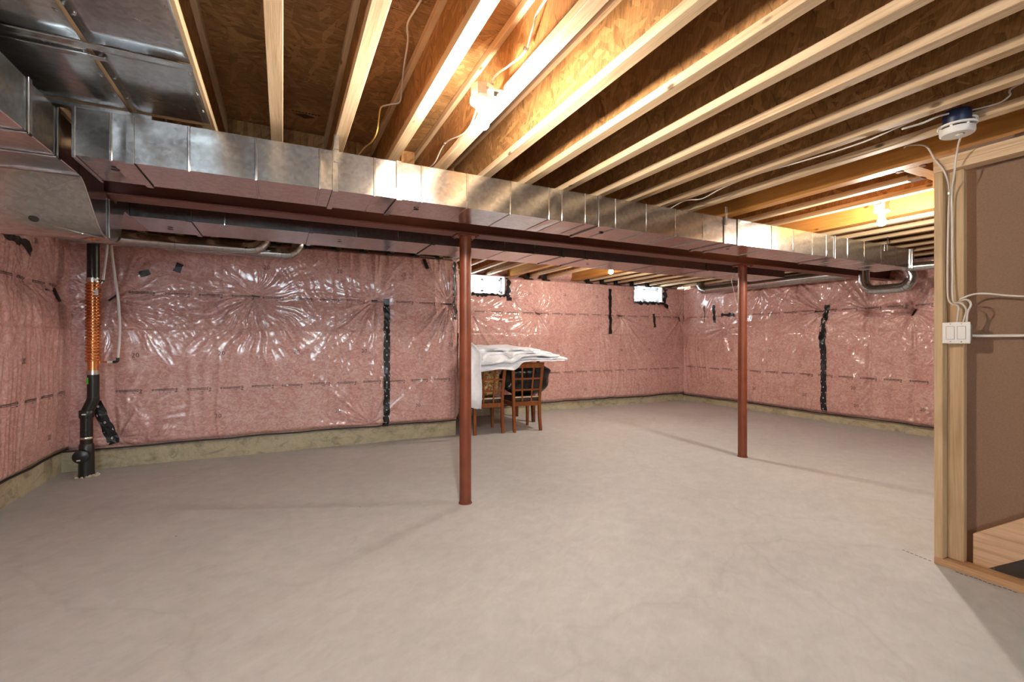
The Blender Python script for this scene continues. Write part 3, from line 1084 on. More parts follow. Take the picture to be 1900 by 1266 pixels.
def post(x, label):
    t = thing('support_post', label, 'post', (x, by, 0))
    MB().lathe([(.0445, .006), (.0445, 2.023)], 32).build('pipe', 'oxide', t, smooth=40)
    MB().box(-.085, .085, -.065, .065, 2.023, 2.0345).build('cap_plate', 'oxide', t, bevel=.001)
    MB().lathe([(.052, 0), (.050, .007), (.0446, .009)], 28).build('base_ring', 'oxide', t, smooth=40)
    m = MB()
    for sx, sy in ((-1, -1), (1, -1), (1, 1), (-1, 1)):
        m.lathe([(.009, 2.0135), (.009, 2.0225)], 6, (sx * .068, sy * .05, 0))
    m.build('bolt', 'oxide', t)
    return t


post(1.247, 'rust red steel post in front of the table and chairs')
post(4.375, 'rust red steel post farther from the table, nearer the wall without windows')


# ================================================================== DUCTS
def rect_duct(t, x0, x1, y0, y1, z0, z1, cuts, beads, seed, mat='galv'):
    """sheet metal trunk along x: one section per span between cuts, beads = stiffening creases"""
    edges = [x0] + list(cuts) + [x1]
    rs = random.Random(seed)
    for k in range(len(edges) - 1):
        a, b = edges[k], edges[k + 1]
        st = [a]
        for q in sorted(beads):
            if a + .01 < q < b - .01:
                st += [q - .006, q - .003, q + .003, q + .006]
        st.append(b)
        # add intermediate rows so the panel can bow a little
        rows = []
        for i in range(len(st) - 1):
            rows.append((st[i], 0))
            if st[i + 1] - st[i] > .05:
                for f in (.25, .5, .75):
                    rows.append((st[i] + (st[i + 1] - st[i]) * f, -.0022 * math.sin(math.pi * f) * rs.uniform(.3, 1.3)))
        rows.append((st[-1], 0))
        prof_n = 6
        vv, ff = [], []
        isb = {}
        for q in beads:
            isb[round(q - .003, 4)] = 1
            isb[round(q + .003, 4)] = 1
        for (x, bow) in rows:
            up = .004 if round(x, 4) in isb else 0
            ring = []
            for i in range(prof_n):
                f = i / prof_n
                bw = bow * math.sin(math.pi * f)
                ring.append((x, y0 + (y1 - y0) * f, z0 - up - bw))
            for i in range(prof_n):
                f = i / prof_n
                bw = bow * math.sin(math.pi * f)
                ring.append((x, y1 + up + bw, z0 + (z1 - z0) * f))
            for i in range(prof_n):
                f = i / prof_n
                ring.append((x, y1 + (y0 - y1) * f, z1))
            for i in range(prof_n):
                f = i / prof_n
                bw = bow * math.sin(math.pi * f)
                ring.append((x, y0 - up - bw, z1 + (z0 - z1) * f))
            vv += ring
        m = 4 * prof_n
        for i in range(len(rows) - 1):
            for j in range(m):
                j2 = (j + 1) % m
                ff.append((i * m + j, i * m + j2, (i + 1) * m + j2, (i + 1) * m + j))
        ff.append(tuple(range(m)))
        ff.append(tuple((len(rows) - 1) * m + j for j in range(m)))
        MB().add(vv, ff).build('duct_section', mat, t, smooth=25)
    for c in cuts:
        m = MB()
        w = .014
        m.box(c - w, c + w, y0 - .008, y0 - .0045, z0 - .006, z1 + .004)
        m.box(c - w, c + w, y1 + .0045, y1 + .008, z0 - .006, z1 + .004)
        m.box(c - w, c + w, y0 - .008, y1 + .008, z0 - .0085, z0 - .0048)
        m.build('drive_cleat', 'galvb', t, bevel=.001)


ZD0, ZD1 = 2.0185, 2.222
fd = thing('trunk_duct', 'long galvanised trunk duct running in front of the steel beam', 'duct', (0, 0, 0))
rect_duct(fd, -.78, 6.10, 2.562, 2.905, ZD0, ZD1, [-.598, .246, .575, 1.94, 3.175, 3.335, 4.69],
          [-.665, -.385, -.115, .171, .445, .705, .977, 1.264, 1.542, 1.64, 1.824, 2.079, 2.358, 2.643, 2.933, 3.757, 4.06, 4.336, 4.55, 4.894, 5.184, 5.492, 5.775, 6.028], 5)
MB().box(-.792, -.780, 2.555, 2.575, ZD0 - .006, ZD1 + .004).box(-.792, -.780, 2.555, 2.91, ZD0 - .010, ZD0 - .002).build('end_flange', 'galvb', fd, bevel=.001)
MB().box(6.09, 6.125, 2.545, 2.56, ZD0 - .01, ZD1 + .006).build('end_flange', 'galvb', fd, bevel=.001)
for (x, y) in ((-.68, 2.683), (.709, 2.704), (2.071, 2.719), (3.388, 2.705)):
    MB().lathe([(.017, ZD0 - .0058), (.015, ZD0 - .0048)], 20, (x, y, 0)).build('hole_plug', 'slot', fd)
for x in (.25, 3.18, 5.6):
    MB().box(x - .012, x + .012, 2.549, 2.553, ZD1 - .06, ZJ - .0005).box(x - .012, x + .012, 2.549, 2.60, ZD1 + .004, ZD1 + .006).build('hanger_strap', 'galvb', fd)

rd = thing('trunk_duct', 'galvanised trunk duct hung behind the steel beam', 'duct', (0, 0, 0))
rect_duct(rd, -.855, 5.62, 3.66, 4.12, ZD0, ZD1, [-.55, .186, 1.10, 2.35, 2.62, 4.25],
          [-.35, .5, .82, 1.37, 1.75, 2.05, 3.0, 3.49, 3.9, 4.7, 5.1, 5.4], 9)
for (x, y) in ((-.70, 3.95), (.402, 3.85), (2.799, 3.899), (4.307, 3.875)):
    MB().lathe([(.017, ZD0 - .0058), (.015, ZD0 - .0048)], 20, (x, y, 0)).build('hole_plug', 'slot', rd)
# big offset duct dipping under the steel beam
od = thing('drop_duct', 'big galvanised duct dipping in a curve under the steel beam', 'duct', (0, 0, 0))
low = [(2.86, ZD0), (2.895, 2.003), (2.925, 1.981), (2.954, 1.956), (2.985, 1.930), (3.017, 1.902), (3.049, 1.874), (3.08, 1.850), (3.112, 1.829), (3.144, 1.813), (3.18, 1.801), (3.22, 1.794), (3.27, 1.791),
       (3.33, 1.792), (3.39, 1.801), (3.44, 1.822), (3.475, 1.852), (3.50, 1.89), (3.515, 1.94), (3.53, 1.99), (3.56, ZD0)]
DX0, DX1 = -1.52, -.857
body = low + [(4.12, ZD0), (4.12, ZD1), (3.50, ZD1), (3.47, 2.15), (3.44, 2.07), (3.40, 2.022), (3.22, 2.022), (3.19, 2.06), (3.17, 2.15), (3.15, ZD1), (2.86, ZD1)]
mb = MB()
mb.prism(body, DX0, DX1)
mb.build('offset_section', 'galv', od, smooth=35)
MB().box(DX0, DX1, -2.2, 2.36, ZD0, ZD1).build('duct_section', 'galv', od, bevel=.003)
MB().box(DX0, DX1, 2.372, 2.855, ZD0, ZD1).build('duct_section', 'galv', od, bevel=.003)
for y in (2.366, 2.62):
    MB().box(DX0 - .004, DX1 + .008, y - .014, y + .014, ZD0 - .008, ZD0 - .001).box(DX1 + .001, DX1 + .008, y - .014, y + .014, ZD0 - .008, ZD1 + .003).build('drive_cleat', 'galvb', od, bevel=.001)
MB().box(DX0, DX1 + .004, 2.846, 2.874, ZD0 - .007, ZD0 + .002).build('drive_cleat', 'galvb', od, bevel=.001)
MB().box(DX1 + .001, DX1 + .008, 3.255, 3.29, 1.80, 2.015).build('drive_cleat', 'galvb', od, bevel=.001)
MB().box(DX1 + .001, DX1 + .006, 2.618, 2.632, ZD0 - .006, ZD1 + .004).build('seam_lip', 'galvb', od)
# rolled rim following the curve on the visible side, and the cross-break creases
rim_path = [(DX1 + .002, y, z - .002) for y, z in low[:17]]
MB().tube(rim_path, .004, 8).build('rolled_seam', 'galvb', od, smooth=60)


def on_curve(u, k):
    """point on the curved underside, u in 0..1 across x, k in 0..1 along the curve"""
    f = k * 12
    i = min(int(f), 11)
    a = f - i
    return (DX0 + (DX1 - DX0) * u, low[i][0] * (1 - a) + low[i + 1][0] * a, low[i][1] * (1 - a) + low[i + 1][1] * a - .0006)


for d in (0, 1):
    MB().tube([on_curve(.02 + .96 * (q / 24 if d == 0 else 1 - q / 24), .06 + .88 * q / 24) for q in range(25)], .0009, 6).build('cross_break', 'galv', od, smooth=60)
c0 = on_curve(.66, .62)
MB().lathe([(.019, -.001), (.017, .004)], 20).build('hole_plug', 'slot', od).matrix_local = Matrix.Translation((-1.10, c0[1], c0[2] - .002)) @ Euler((R(-40), 0, 0)).to_matrix().to_4x4()

# flat return-air panels under the joists
def panel(x0, x1, y0, y1, label, grp=None):
    t = thing('return_panel', label, 'metal panel', ((x0 + x1) / 2, (y0 + y1) / 2, 0), grp)
    hx, hy = (x1 - x0) / 2, (y1 - y0) / 2
    nx, ny = 8, 14
    vv, ff = [], []
    for i in range(nx + 1):
        for j in range(ny + 1):
            u, v = i / nx, j / ny
            vv.append((-hx + 2 * hx * u, -hy + 2 * hy * v, 2.3015 - .005 * math.sin(math.pi * u) ** 2 * (0.5 + .5 * math.sin(6 * v + 2 * x0)) * (math.sin(math.pi * v) ** .5)))
    for i in range(nx):
        for j in range(ny):
            a = i * (ny + 1) + j
            ff.append((a, a + 1, a + ny + 2, a + ny + 1))
    o = MB().add(vv, ff).build('sheet', 'galvd', t, smooth=60)
    md = o.modifiers.new('thick', 'SOLIDIFY')
    md.thickness = .0015
    for k in range(int((y1 - y0) / .17)):
        for sx in (-1, 1):
            MB().lathe([(.005, 2.2955), (.0065, 2.2975), (.0065, 2.2998)], 8, (sx * (hx - .013), -hy + .06 + .17 * k, 0)).build('screw', 'galvb', t)
    return t


panel(-.622, -.316, .9, 2.14, 'thin galvanised return panel screwed up beside the first bare joist')
panel(-.622, -.316, 2.165, 2.725, 'short galvanised return panel between the joist and the trunk duct')
panel(-1.45, -.638, .9, 2.14, 'wide galvanised return panel above the big drop duct')
panel(-1.45, -.638, 2.165, 2.725, 'wide short galvanised return panel above the drop duct by the trunk duct end')
pt = thing('panel_seam', 'folded metal seam strips joining the return panels', 'metal strip', (0, 0, 0))
MB().box(-.90, -.312, 2.135, 2.170, 2.2895, 2.2955).build('long_strip', 'galvb', pt, bevel=.0015)
MB().box(-1.45, -.59, 2.215, 2.245, 2.2885, 2.2945).build('short_strip', 'galvb', pt, bevel=.0015)
MB().box(-1.3, -.55, 2.70, 2.735, 2.275, 2.2945).build('end_strip', 'galvd', pt, bevel=.0015)


# round ducts
def round_duct(label, segs, r, rings, cat='duct'):
    t = thing('round_duct', label, cat, (0, 0, 0))
    for nm, path in segs:
        MB().tube(path, r, 22).build(nm, 'galvb', t, smooth=50)
    for (p, d, rr) in rings:
        P = Vector(p); D = Vector(d).normalized()
        MB().tube([P - D * .004, P - D * .002, P + D * .002, P + D * .004], [rr, rr + .003, rr + .003, rr], 22).build('crimp_ring', 'galvb', t, smooth=50)
    return t


def elbow(c, a, b, rad, k=5):
    """gored elbow: quarter turn centre c, from direction a to direction b"""
    c = Vector(c); a = Vector(a); b = Vector(b)
    return [c + (a * math.cos(q * math.pi / 2 / (k - 1)) + b * math.sin(q * math.pi / 2 / (k - 1))) * rad for q in range(k)]


e1 = elbow((-.30, 5.31, 2.29), (0, 0, -1), (1, 0, 0), .14)
round_duct('galvanised round duct turning up in front of the drain coil wall, the longer one', [('pipe', [(-1.72, 5.31, 2.15), (-.31, 5.31, 2.15)]), ('elbow', [Vector((-.33, 5.31, 2.15))] + e1 + [Vector((-.16, 5.31, 2.42))])], .062,
           [((-.33, 5.31, 2.15), (1, 0, 0), .063)] + [(tuple(e1[i]), tuple(e1[i + 1] - e1[i - 1]), .063) for i in (1, 2, 3)] + [((-.9, 5.31, 2.15), (1, 0, 0), .063)])
e2 = elbow((.02, 5.455, 2.29), (0, 0, -1), (1, 0, 0), .14)
round_duct('galvanised round duct tucked against the drain coil wall, the shorter one', [('pipe', [(-1.0, 5.455, 2.15), (.01, 5.455, 2.15)]), ('elbow', [Vector((-.01, 5.455, 2.15))] + e2 + [Vector((.16, 5.455, 2.42))])], .058,
           [((-.01, 5.455, 2.15), (1, 0, 0), .059)] + [(tuple(e2[i]), tuple(e2[i + 1] - e2[i - 1]), .059) for i in (1, 2, 3)])
e3 = elbow((7.08, 6.12, 2.29), (0, 0, -1), (0, 1, 0), .12)
round_duct('galvanised round duct along the wall without windows', [('pipe', [(7.08, 3.5, 2.17), (7.08, 6.11, 2.17)]), ('elbow', [Vector((7.08, 6.08, 2.17))] + e3 + [Vector((7.08, 6.24, 2.40))])], .075,
           [((7.08, 6.08, 2.17), (0, 1, 0), .076), ((7.08, 4.9, 2.17), (0, 1, 0), .076)] + [(tuple(e3[i]), tuple(e3[i + 1] - e3[i - 1]), .076) for i in (1, 2, 3)])
e4 = elbow((6.27, 2.74, 1.94), (0, -1, 0), (0, 0, -1), .11)
e5 = elbow((6.27, 2.99, 1.94), (0, 0, -1), (0, 1, 0), .11)
round_duct('galvanised U-shaped round duct hanging at the end of the trunk duct', [('elbow', [Vector((6.08, 2.765, 2.115)), Vector((6.17, 2.76, 2.11)), Vector((6.235, 2.715, 2.09)), Vector((6.265, 2.655, 2.035))] + e4 + e5 + [Vector((6.27, 3.10, 2.10)), Vector((6.27, 3.10, 2.42))])], .056,
           [(tuple(e4[i]), tuple(e4[i + 1] - e4[i - 1]), .057) for i in (1, 2, 3)] + [(tuple(e5[i]), tuple(e5[i + 1] - e5[i - 1]), .057) for i in (1, 2, 3)])
round_duct('grey round pipe passing behind the stud wall from the trunk duct end', [('pipe', [(6.13, 2.60, 2.035), (6.24, 2.20, 2.035), (6.30, .2, 2.035)])], .045, [((6.15, 2.55, 2.035), (.1, -.4, 0), .046)])

# ================================================================== DRAIN STACK
ds = thing('drain_stack', 'black drain pipe with a copper heat recovery coil in the corner', 'drain pipe', (-1.545, 5.475, 0))
MB().lathe([(.045, 1.79), (.045, 2.60)], 28).build('upper_pipe', 'abs', ds, smooth=40)
MB().lathe([(.050, 1.765), (.050, 1.805)], 28).build('clamp', 'steel', ds, smooth=40)
MB().box(.01, .05, -.062, -.045, 1.772, 1.798).build('clamp_screw', 'steel', ds, bevel=.003)
MB().lathe([(.040, .955), (.040, 1.77)], 28).build('copper_pipe', 'copper', ds, smooth=40)
coil = []
turns, z0_, z1_ = 25, 1.035, 1.755
for q in range(turns * 20 + 1):
    a = 2 * math.pi * q / 20
    coil.append((.046 * math.cos(a), .046 * math.sin(a), z0_ + (z1_ - z0_) * q / (turns * 20)))
MB().tube(coil, .0115, 8).build('coil', 'copper', ds, smooth=70)
MB().lathe([(.048, .925), (.048, .965)], 28).build('clamp', 'steel', ds, smooth=40)
MB().lathe([(.043, .70), (.044, .93)], 28).build('lower_pipe', 'abs', ds, smooth=40)
MB().tube([(0, 0, .72), (0, 0, .70), (-.012, 0, .665), (-.035, 0, .61), (-.045, 0, .575), (-.047, 0, .55)], [.046, .046, .046, .046, .047, .047], 26).build('offset_elbow', 'abs', ds, smooth=50)
MB().lathe([(.052, .535), (.054, .545), (.054, .60), (.050, .605)], 28, (-.047, 0, 0)).build('hub', 'abs', ds, smooth=40)
MB().lathe([(.045, .27), (.045, .54)], 28, (-.047, 0, 0)).build('base_pipe', 'abs', ds, smooth=40)
MB().lathe([(.046, .34), (.0475, .345), (.0475, .355), (.046, .36)], 28, (-.047, 0, 0)).build('pipe_band', 'steel', ds, smooth=40)
MB().lathe([(.060, .0), (.058, .05), (.056, .20), (.054, .285), (.047, .30)], 28, (-.047, 0, 0)).build('cleanout_tee', 'abs', ds, smooth=40)
MB().lathe([(.05, -.10), (.058, -.095), (.058, -.06), (.05, .0)], 26, (-.062, 0, .20), axis='y').build('cleanout_plug', 'abs', ds, smooth=40)
MB().box(-.085, -.05, -.108, -.099, .19, .205).build('plug_lug', 'abs', ds, bevel=.003)
MB().box(-.020, .020, -.0565, -.055, 1.645, 1.70).build('paper_label', 'label', ds).location = (.028, .008, 0)
MB().box(-.010, .010, -.0465, -.0445, .84, .90).build('green_sticker', 'green', ds).location = (-.028, .010, 0)
MB().box(-.065, -.035, -.0575, -.054, .565, .575).build('white_sticker', 'label', ds)
MB().box(-.085, -.06, -.1065, -.1005, .165, .176).build('white_sticker', 'label', ds)
rs = random.Random(5)
cr = MB()
for q in range(46):
    a = rs.uniform(0, 2 * math.pi)
    d = rs.uniform(.055, .085)
    s_ = rs.uniform(.006, .016)
    cr.lathe([(s_ * .5, 0), (s_, s_ * .6), (s_ * .6, s_ * 1.4)], 6, (-.047 + d * math.cos(a), d * math.sin(a), .0))
cr.build('grout_crumbs', 'mortar', ds)['kind'] = 'stuff'

wl = thing('water_line', 'white flexible water line joining the foot of the copper coil', 'water line', (-1.39, 5.475, 1.04))
pth = smooth_path([(-1.395, 5.50, 2.60), (-1.41, 5.50, 2.30), (-1.42, 5.495, 2.10), (-1.395, 5.485, 1.85), (-1.365, 5.475, 1.60), (-1.356, 5.475, 1.30), (-1.37, 5.475, 1.06)])
MB().tube(shift(pth, wl.location), .011, 12).build('tube', 'pex', wl, smooth=60)
MB().tube(shift(smooth_path([(-1.37, 5.475, 1.075), (-1.371, 5.475, 1.045), (-1.385, 5.475, 1.037), (-1.405, 5.475, 1.036)], 4), wl.location), .013, 12).build('elbow_fitting', 'abs', wl, smooth=60)
MB().tube(shift([(-1.40, 5.475, 1.036), (-1.445, 5.475, 1.036)], wl.location), .011, 12).build('tube_stub', 'pex', wl, smooth=60)
MB().tube(shift([(-1.445, 5.475, 1.036), (-1.497, 5.475, 1.036)], wl.location), .0085, 12).build('copper_stub', 'copper', wl, smooth=60)
wu = thing('water_line', 'white water line running up from the top clamp of the copper coil', 'water line', (-1.47, 5.475, 1.75))
MB().tube(shift(smooth_path([(-1.425, 5.47, 2.60), (-1.43, 5.47, 2.3), (-1.447, 5.475, 2.09), (-1.465, 5.475, 1.9), (-1.476, 5.475, 1.79)]), wu.location), .011, 12).build('tube', 'pex', wu, smooth=60)
MB().tube(shift([(-1.476, 5.475, 1.79), (-1.478, 5.475, 1.775)], wu.location), .0135, 12).build('crimp_ring', 'abs', wu, smooth=60)
MB().tube(shift([(-1.478, 5.475, 1.776), (-1.487, 5.475, 1.757), (-1.50, 5.475, 1.752)], wu.location), .011, 12).build('copper_stub', 'steel', wu, smooth=60)

# black pipe end between the joists
st = thing('pipe_stub', 'black round pipe end poking down through the subfloor between joists', 'pipe', (.175, 1.80, 0))
MB().lathe([(.050, 2.545), (.055, 2.55), (.055, 2.60)], 28).build('pipe', 'abs', st, smooth=40)
MB().lathe([(.046, 2.543), (.046, 2.5455)], 28).build('plug', 'abs', st, smooth=40)


# ================================================================== BULBS
def bulb_light(x, y, z, label, reach):
    """z = centre of the bulb"""
    t = thing('bulb_fixture', label, 'light', (x, y, z))
    b = MB().lathe([(.0125, .048), (.016, .036), (.024, .022), (.0295, .008), (.030, -.004), (.027, -.017), (.019, -.026), (.009, -.0295), (.001, -.030)], 20, caps=True).build('bulb', 'bulb', t, smooth=60)
    MB().lathe([(.020, .044), (.022, .052), (.025, .072), (.030, .076), (.052, .082), (.055, .090), (.055, .097), (.052, .098)], 32).build('lampholder', 'porcelain', t, smooth=40)
    bx = MB().lathe([(.052, .0985), (.052, .150), (.048, .153)], 8).build('junction_box', 'octbox', t)
    MB().lathe([(.008, 0), (.008, .012)], 8, (.03, -.035, .153)).build('cable_clamp', 'octbox', bx)
    MB().box(-.004, .004, -.058, -.052, .118, .126).build('box_screw', 'steel', bx)
    e = sorted((math.copysign(.044, reach), reach))
    MB().box(e[0], e[1], -.020, .020, .136, .150).build('mounting_bracket', 'octbox', t, bevel=.001)
    return t


bulb_light(.767, 1.83, 2.172, 'bare bulb in a white lampholder hung in front of the long trunk duct', .094)
bulb_light(4.022, 5.06, 2.172, 'bare bulb in a white lampholder between the trunk duct and the windowed wall', .061)
bulb_light(4.245, 1.975, 2.172, 'bare bulb in a white lampholder behind the stud wall by the yellow beam', -.106)


# ================================================================== CABLES
def cable(label, pts, r=.0045, mat='cable', staples=()):
    t = thing('cable', label, 'cable', tuple(pts[0]))
    MB().tube(shift(smooth_path(pts), pts[0]), r, 8).build('sheath', mat, t, smooth=60)
    for s in staples:
        q = Vector(s) - Vector(pts[0])
        MB().box(q.x - .010, q.x + .010, q.y - .004, q.y + .004, q.z - .006, q.z + .006).build('staple', 'steel', t)
    return t


cable('white cable stapled up a joist to the bulb before the trunk duct', [(.868, .9, 2.50), (.864, 1.468, 2.487), (.862, 1.55, 2.44), (.862, 1.62, 2.385), (.85, 1.74, 2.39), (.82, 1.80, 2.375), (.795, 1.815, 2.335)], staples=((.862, 1.61, 2.39),))
cable('second cable leaving the bulb box before the trunk duct toward the duct', [(.745, 1.865, 2.335), (.78, 1.93, 2.37), (.835, 2.06, 2.352), (.850, 2.25, 2.318), (.860, 2.62, 2.40), (.862, 2.85, 2.36), (.862, 3.10, 2.40)], .004, staples=((.862, 2.62, 2.40),))
cable('white cable hanging in a loose loop across the open joist bay', [(.53, 1.30, 2.59), (.515, 1.60, 2.592), (.49, 1.85, 2.595), (.475, 1.95, 2.58), (.50, 2.05, 2.57), (.53, 2.25, 2.57), (.558, 2.42, 2.55), (.565, 2.50, 2.522), (.52, 2.50, 2.50), (.475, 2.49, 2.475)], .0045)
cable('yellow cable dropping from the joist bay to the trunk duct', [(.475, 2.49, 2.475), (.462, 2.50, 2.455), (.455, 2.54, 2.36), (.45, 2.70, 2.36), (.45, 2.95, 2.42), (.45, 3.25, 2.47)], .004, 'cable_yellow')
cable('white cable running under the joists from the smoke alarm to the trunk duct', [(2.86, 1.06, 2.36), (2.80, 1.15, 2.33), (2.775, 1.38, 2.296), (2.765, 1.66, 2.300), (2.765, 2.0, 2.318), (2.765, 2.26, 2.305), (2.78, 2.44, 2.285), (2.77, 2.6, 2.31), (2.76, 2.80, 2.27)], .004)
cable('white cable rising from the smoke alarm box along the joist', [(2.95, 1.03, 2.345), (2.985, .99, 2.348), (2.99, .92, 2.345), (2.99, .885, 2.362), (2.995, .86, 2.40), (2.997, .6, 2.42)], .004, staples=((2.997, .84, 2.405),))
cable('short cut white cable end dangling beside the smoke alarm', [(2.885, 1.065, 2.335), (2.83, 1.085, 2.318), (2.77, 1.12, 2.288), (2.70, 1.16, 2.266), (2.69, 1.165, 2.262)], .005)
cable('white cable coming down from the yellow beam into the stud wall', [(3.39, 1.46, 2.41), (3.30, 1.40, 2.385), (3.250, 1.30, 2.335), (3.226, 1.25, 2.24), (3.224, 1.205, 2.15), (3.262, 1.20, 2.06), (3.27, 1.207, 1.92), (3.268, 1.21, 1.62), (3.268, 1.205, 1.46), (3.262, 1.165, 1.425), (3.258, 1.160, 1.40), (3.258, 1.168, 1.322)], .0045, staples=((3.264, 1.20, 2.04),))
cable('white cable from the smoke alarm down the stud to the switch', [(2.94, 1.012, 2.314), (2.95, .986, 2.304), (2.985, .998, 2.294), (3.05, 1.06, 2.278), (3.10, 1.10, 2.26), (3.175, 1.14, 2.20), (3.212, 1.163, 2.11), (3.255, 1.187, 2.04), (3.268, 1.191, 1.90), (3.268, 1.189, 1.62), (3.254, 1.182, 1.456), (3.240, 1.150, 1.440), (3.238, 1.130, 1.42), (3.240, 1.122, 1.39), (3.250, 1.142, 1.322)], .0045)
cable('white cable looping out of the switch box and along the brown board', [(3.248, 1.124, 1.322), (3.235, 1.115, 1.385), (3.228, 1.100, 1.425), (3.24, 1.118, 1.452), (3.262, 1.155, 1.452), (3.272, 1.150, 1.464), (3.285, 1.11, 1.482), (3.295, 1.06, 1.482), (3.31, .95, 1.460), (3.342, .82, 1.452), (3.345, .7, 1.45), (3.345, .2, 1.45)], .005)
cable('paired white cable running straight across the brown board', [(3.286, 1.13, 1.266), (3.318, 1.10, 1.262), (3.340, 1.0, 1.262), (3.340, .8, 1.262), (3.340, .2, 1.262)], .0075)
cable('white cables curling from the bulb box beside the yellow beam', [(4.215, 1.985, 2.32), (4.165, 2.03, 2.32), (4.152, 2.10, 2.335), (4.175, 2.16, 2.365), (4.152, 2.45, 2.375), (4.128, 2.9, 2.38)], .005)
cable('thin white string hanging from behind the steel beam', [(5.25, 4.15, 2.30), (5.28, 4.2, 2.20), (5.38, 4.2, 1.90), (5.46, 4.2, 1.65)], .003, 'string')
cable('white cables drooping between joists beyond the trunk duct end', [(6.15, 2.3, 2.30), (6.3, 2.0, 2.24), (6.2, 1.7, 2.285), (6.2, 1.2, 2.30)], .005)

# ================================================================== SMOKE ALARM
sa = thing('smoke_alarm', 'round white smoke alarm on a dark blue box under the joists', 'smoke alarm', (2.935, 1.05, 2.235))
MB().lathe([(.060, 0), (.064, .004), (.066, .012), (.066, .030)], 40).build('cover', 'white', sa, smooth=35)
MB().lathe([(.058, .030), (.058, .038)], 40).build('vent_slot', 'slot', sa, smooth=35)
MB().lathe([(.070, .038), (.073, .041), (.073, .047), (.064, .050)], 40).build('base', 'white', sa, smooth=35)
m = MB()
for q in range(6):
    a = 2 * math.pi * q / 6
    m.box(.058 * math.cos(a) - .005, .058 * math.cos(a) + .005, .058 * math.sin(a) - .005, .058 * math.sin(a) + .005, .029, .039)
m.build('rib', 'white', sa)
MB().lathe([(.017, -.003), (.019, .0005)], 24, (-.005, -.012, 0)).build('test_button', 'steel', sa, smooth=35)
m = MB()
for q in range(3):
    m.box(-.016 + q * .009, -.012 + q * .009, -.024, .0, -.005, -.0025)
m.build('grille', 'white', sa)
bx = MB().lathe([(.052, .050), (.055, .058), (.053, .115), (.048, .118)], 12).build('electrical_box', 'box', sa, smooth=30)
MB().box(.03, .075, -.03, .02, .072, .110).build('side_bracket', 'box', bx, bevel=.004)

# ================================================================== STUD WALL AND STAIRS
PX0, PX1 = 3.24, 3.329
sw = thing('stud_wall', 'spruce stud wall end with plates and studs beside the stairs', 'stud wall', (0, 0, 0))
MB().box(PX0, PX1, -3.84, 1.258, 0, .038).build('bottom_plate', 'plate', sw, bevel=.002)
MB().box(PX0, PX1, -3.84, 1.262, 2.164, 2.202).build('top_plate', 'flange', sw, bevel=.002)
MB().box(PX0, PX1, -3.84, 1.262, 2.2025, 2.2405).build('top_plate', 'flange', sw, bevel=.002)
MB().box(PX0, PX1, 1.220, 1.258, .0385, 2.1635).build('stud', 'studz', sw, bevel=.002)
MB().box(PX1 - .038, PX1, 1.150, 1.2195, .0385, 2.1635).build('stud', 'studz', sw, bevel=.002)
for y in (.70, .29, -.11, -.52, -1.3, -2.1, -2.9, -3.7):
    MB().box(PX0, PX1, y, y + .038, .0385, 2.1635).build('stud', 'studz', sw, bevel=.002)
# brown board with a slanted lower edge above the stringer
slope = .154 / .195
yb0 = 1.17
bd = MB()
pr_ = [(1.21, .0), (1.21, 2.30), (-3.84, 2.30), (-3.84, 2.2), (1.06 - (2.2 - .10) / slope, 2.2), (1.06, .10), (1.06, .0)]
bd.prism(pr_, 3.377, 3.390)
tag(bd.build('brown_board', 'drywall'), 'brown paper-faced wall board behind the light switch', 'wall board')
sg = MB()
y1 = 1.128
sg.prism([(y1, .0), (y1, .195), (y1 - 1.8, .195 + 1.8 * slope), (y1 - 1.8, .195 + 1.8 * slope - .215), (y1 - .055, .03), (y1 - .03, .0)], 3.335, 3.373)
tag(sg.build('stair_stringer', 'stringer', bevel=.002), 'slanted wooden stair stringer under the brown board', 'stringer')
dk = thing('stair_flight', 'wooden stair treads behind the brown board', 'stairs', (0, 0, 0))
for q in range(7):
    MB().box(3.395, 4.30, y1 - .25 * (q + 1) - .02, y1 - .25 * q, .19 * (q + 1) - .03, .19 * (q + 1)).build('tread', 'plate', dk)
    MB().box(3.395, 4.30, y1 - .25 * q - .015, y1 - .25 * q - .003, .19 * q, .19 * (q + 1) - .031).build('riser', 'plate', dk)
tag(MB().box(4.31, 4.325, -3.84, 1.26, 0, 2.30).build('stair_side_board', 'drywall'), 'brown wall board on the far side of the stairs', 'wall board')

for k in range(13):
    y = .93 + .018 * k
    MB().box(3.222 + .004 * math.sin(k), 3.227 + .004 * math.sin(k), y, y + .013, .0003, .0012).build('sill_film_print', 'slot', sw)
for k in range(7):
    y = 1.275 + .022 * k
    MB().box(3.252 + .004 * k, 3.256 + .004 * k, y, y + .014, .0003, .0012).build('sill_film_print', 'slot', sw)

sp = thing('light_switch', 'white double rocker switch plate on the studs', 'light switch', (3.238, 1.161, 1.278))
MB().box(-.008, -.001, -.058, .058, -.057, .057).build('plate', 'white', sp, bevel=.003)
for y in (-.023, .023):
    rk = MB().box(-.0105, -.008, y - .0165, y + .0165, -.0335, .0335).build('rocker', 'white', sp, bevel=.001)
    fr = MB()
    fr.box(-.0085, -.0082, y - .0178, y - .0168, -.035, .035).box(-.0085, -.0082, y + .0168, y + .0178, -.035, .035)
    fr.box(-.0085, -.0082, y - .0178, y + .0178, .0340, .035).box(-.0085, -.0082, y - .0178, y + .0178, -.035, -.0340)
    fr.build('rocker_gap', 'slot', sp)
    for z in (-.048, .048):
        MB().lathe([(.0028, -.0092), (.0032, -.0078)], 10, (0, y, z), axis='x').build('screw', 'steel', sp)
MB().box(0, .050, -.048, .048, -.046, .046).build('box', 'octbox', sp, bevel=.002)

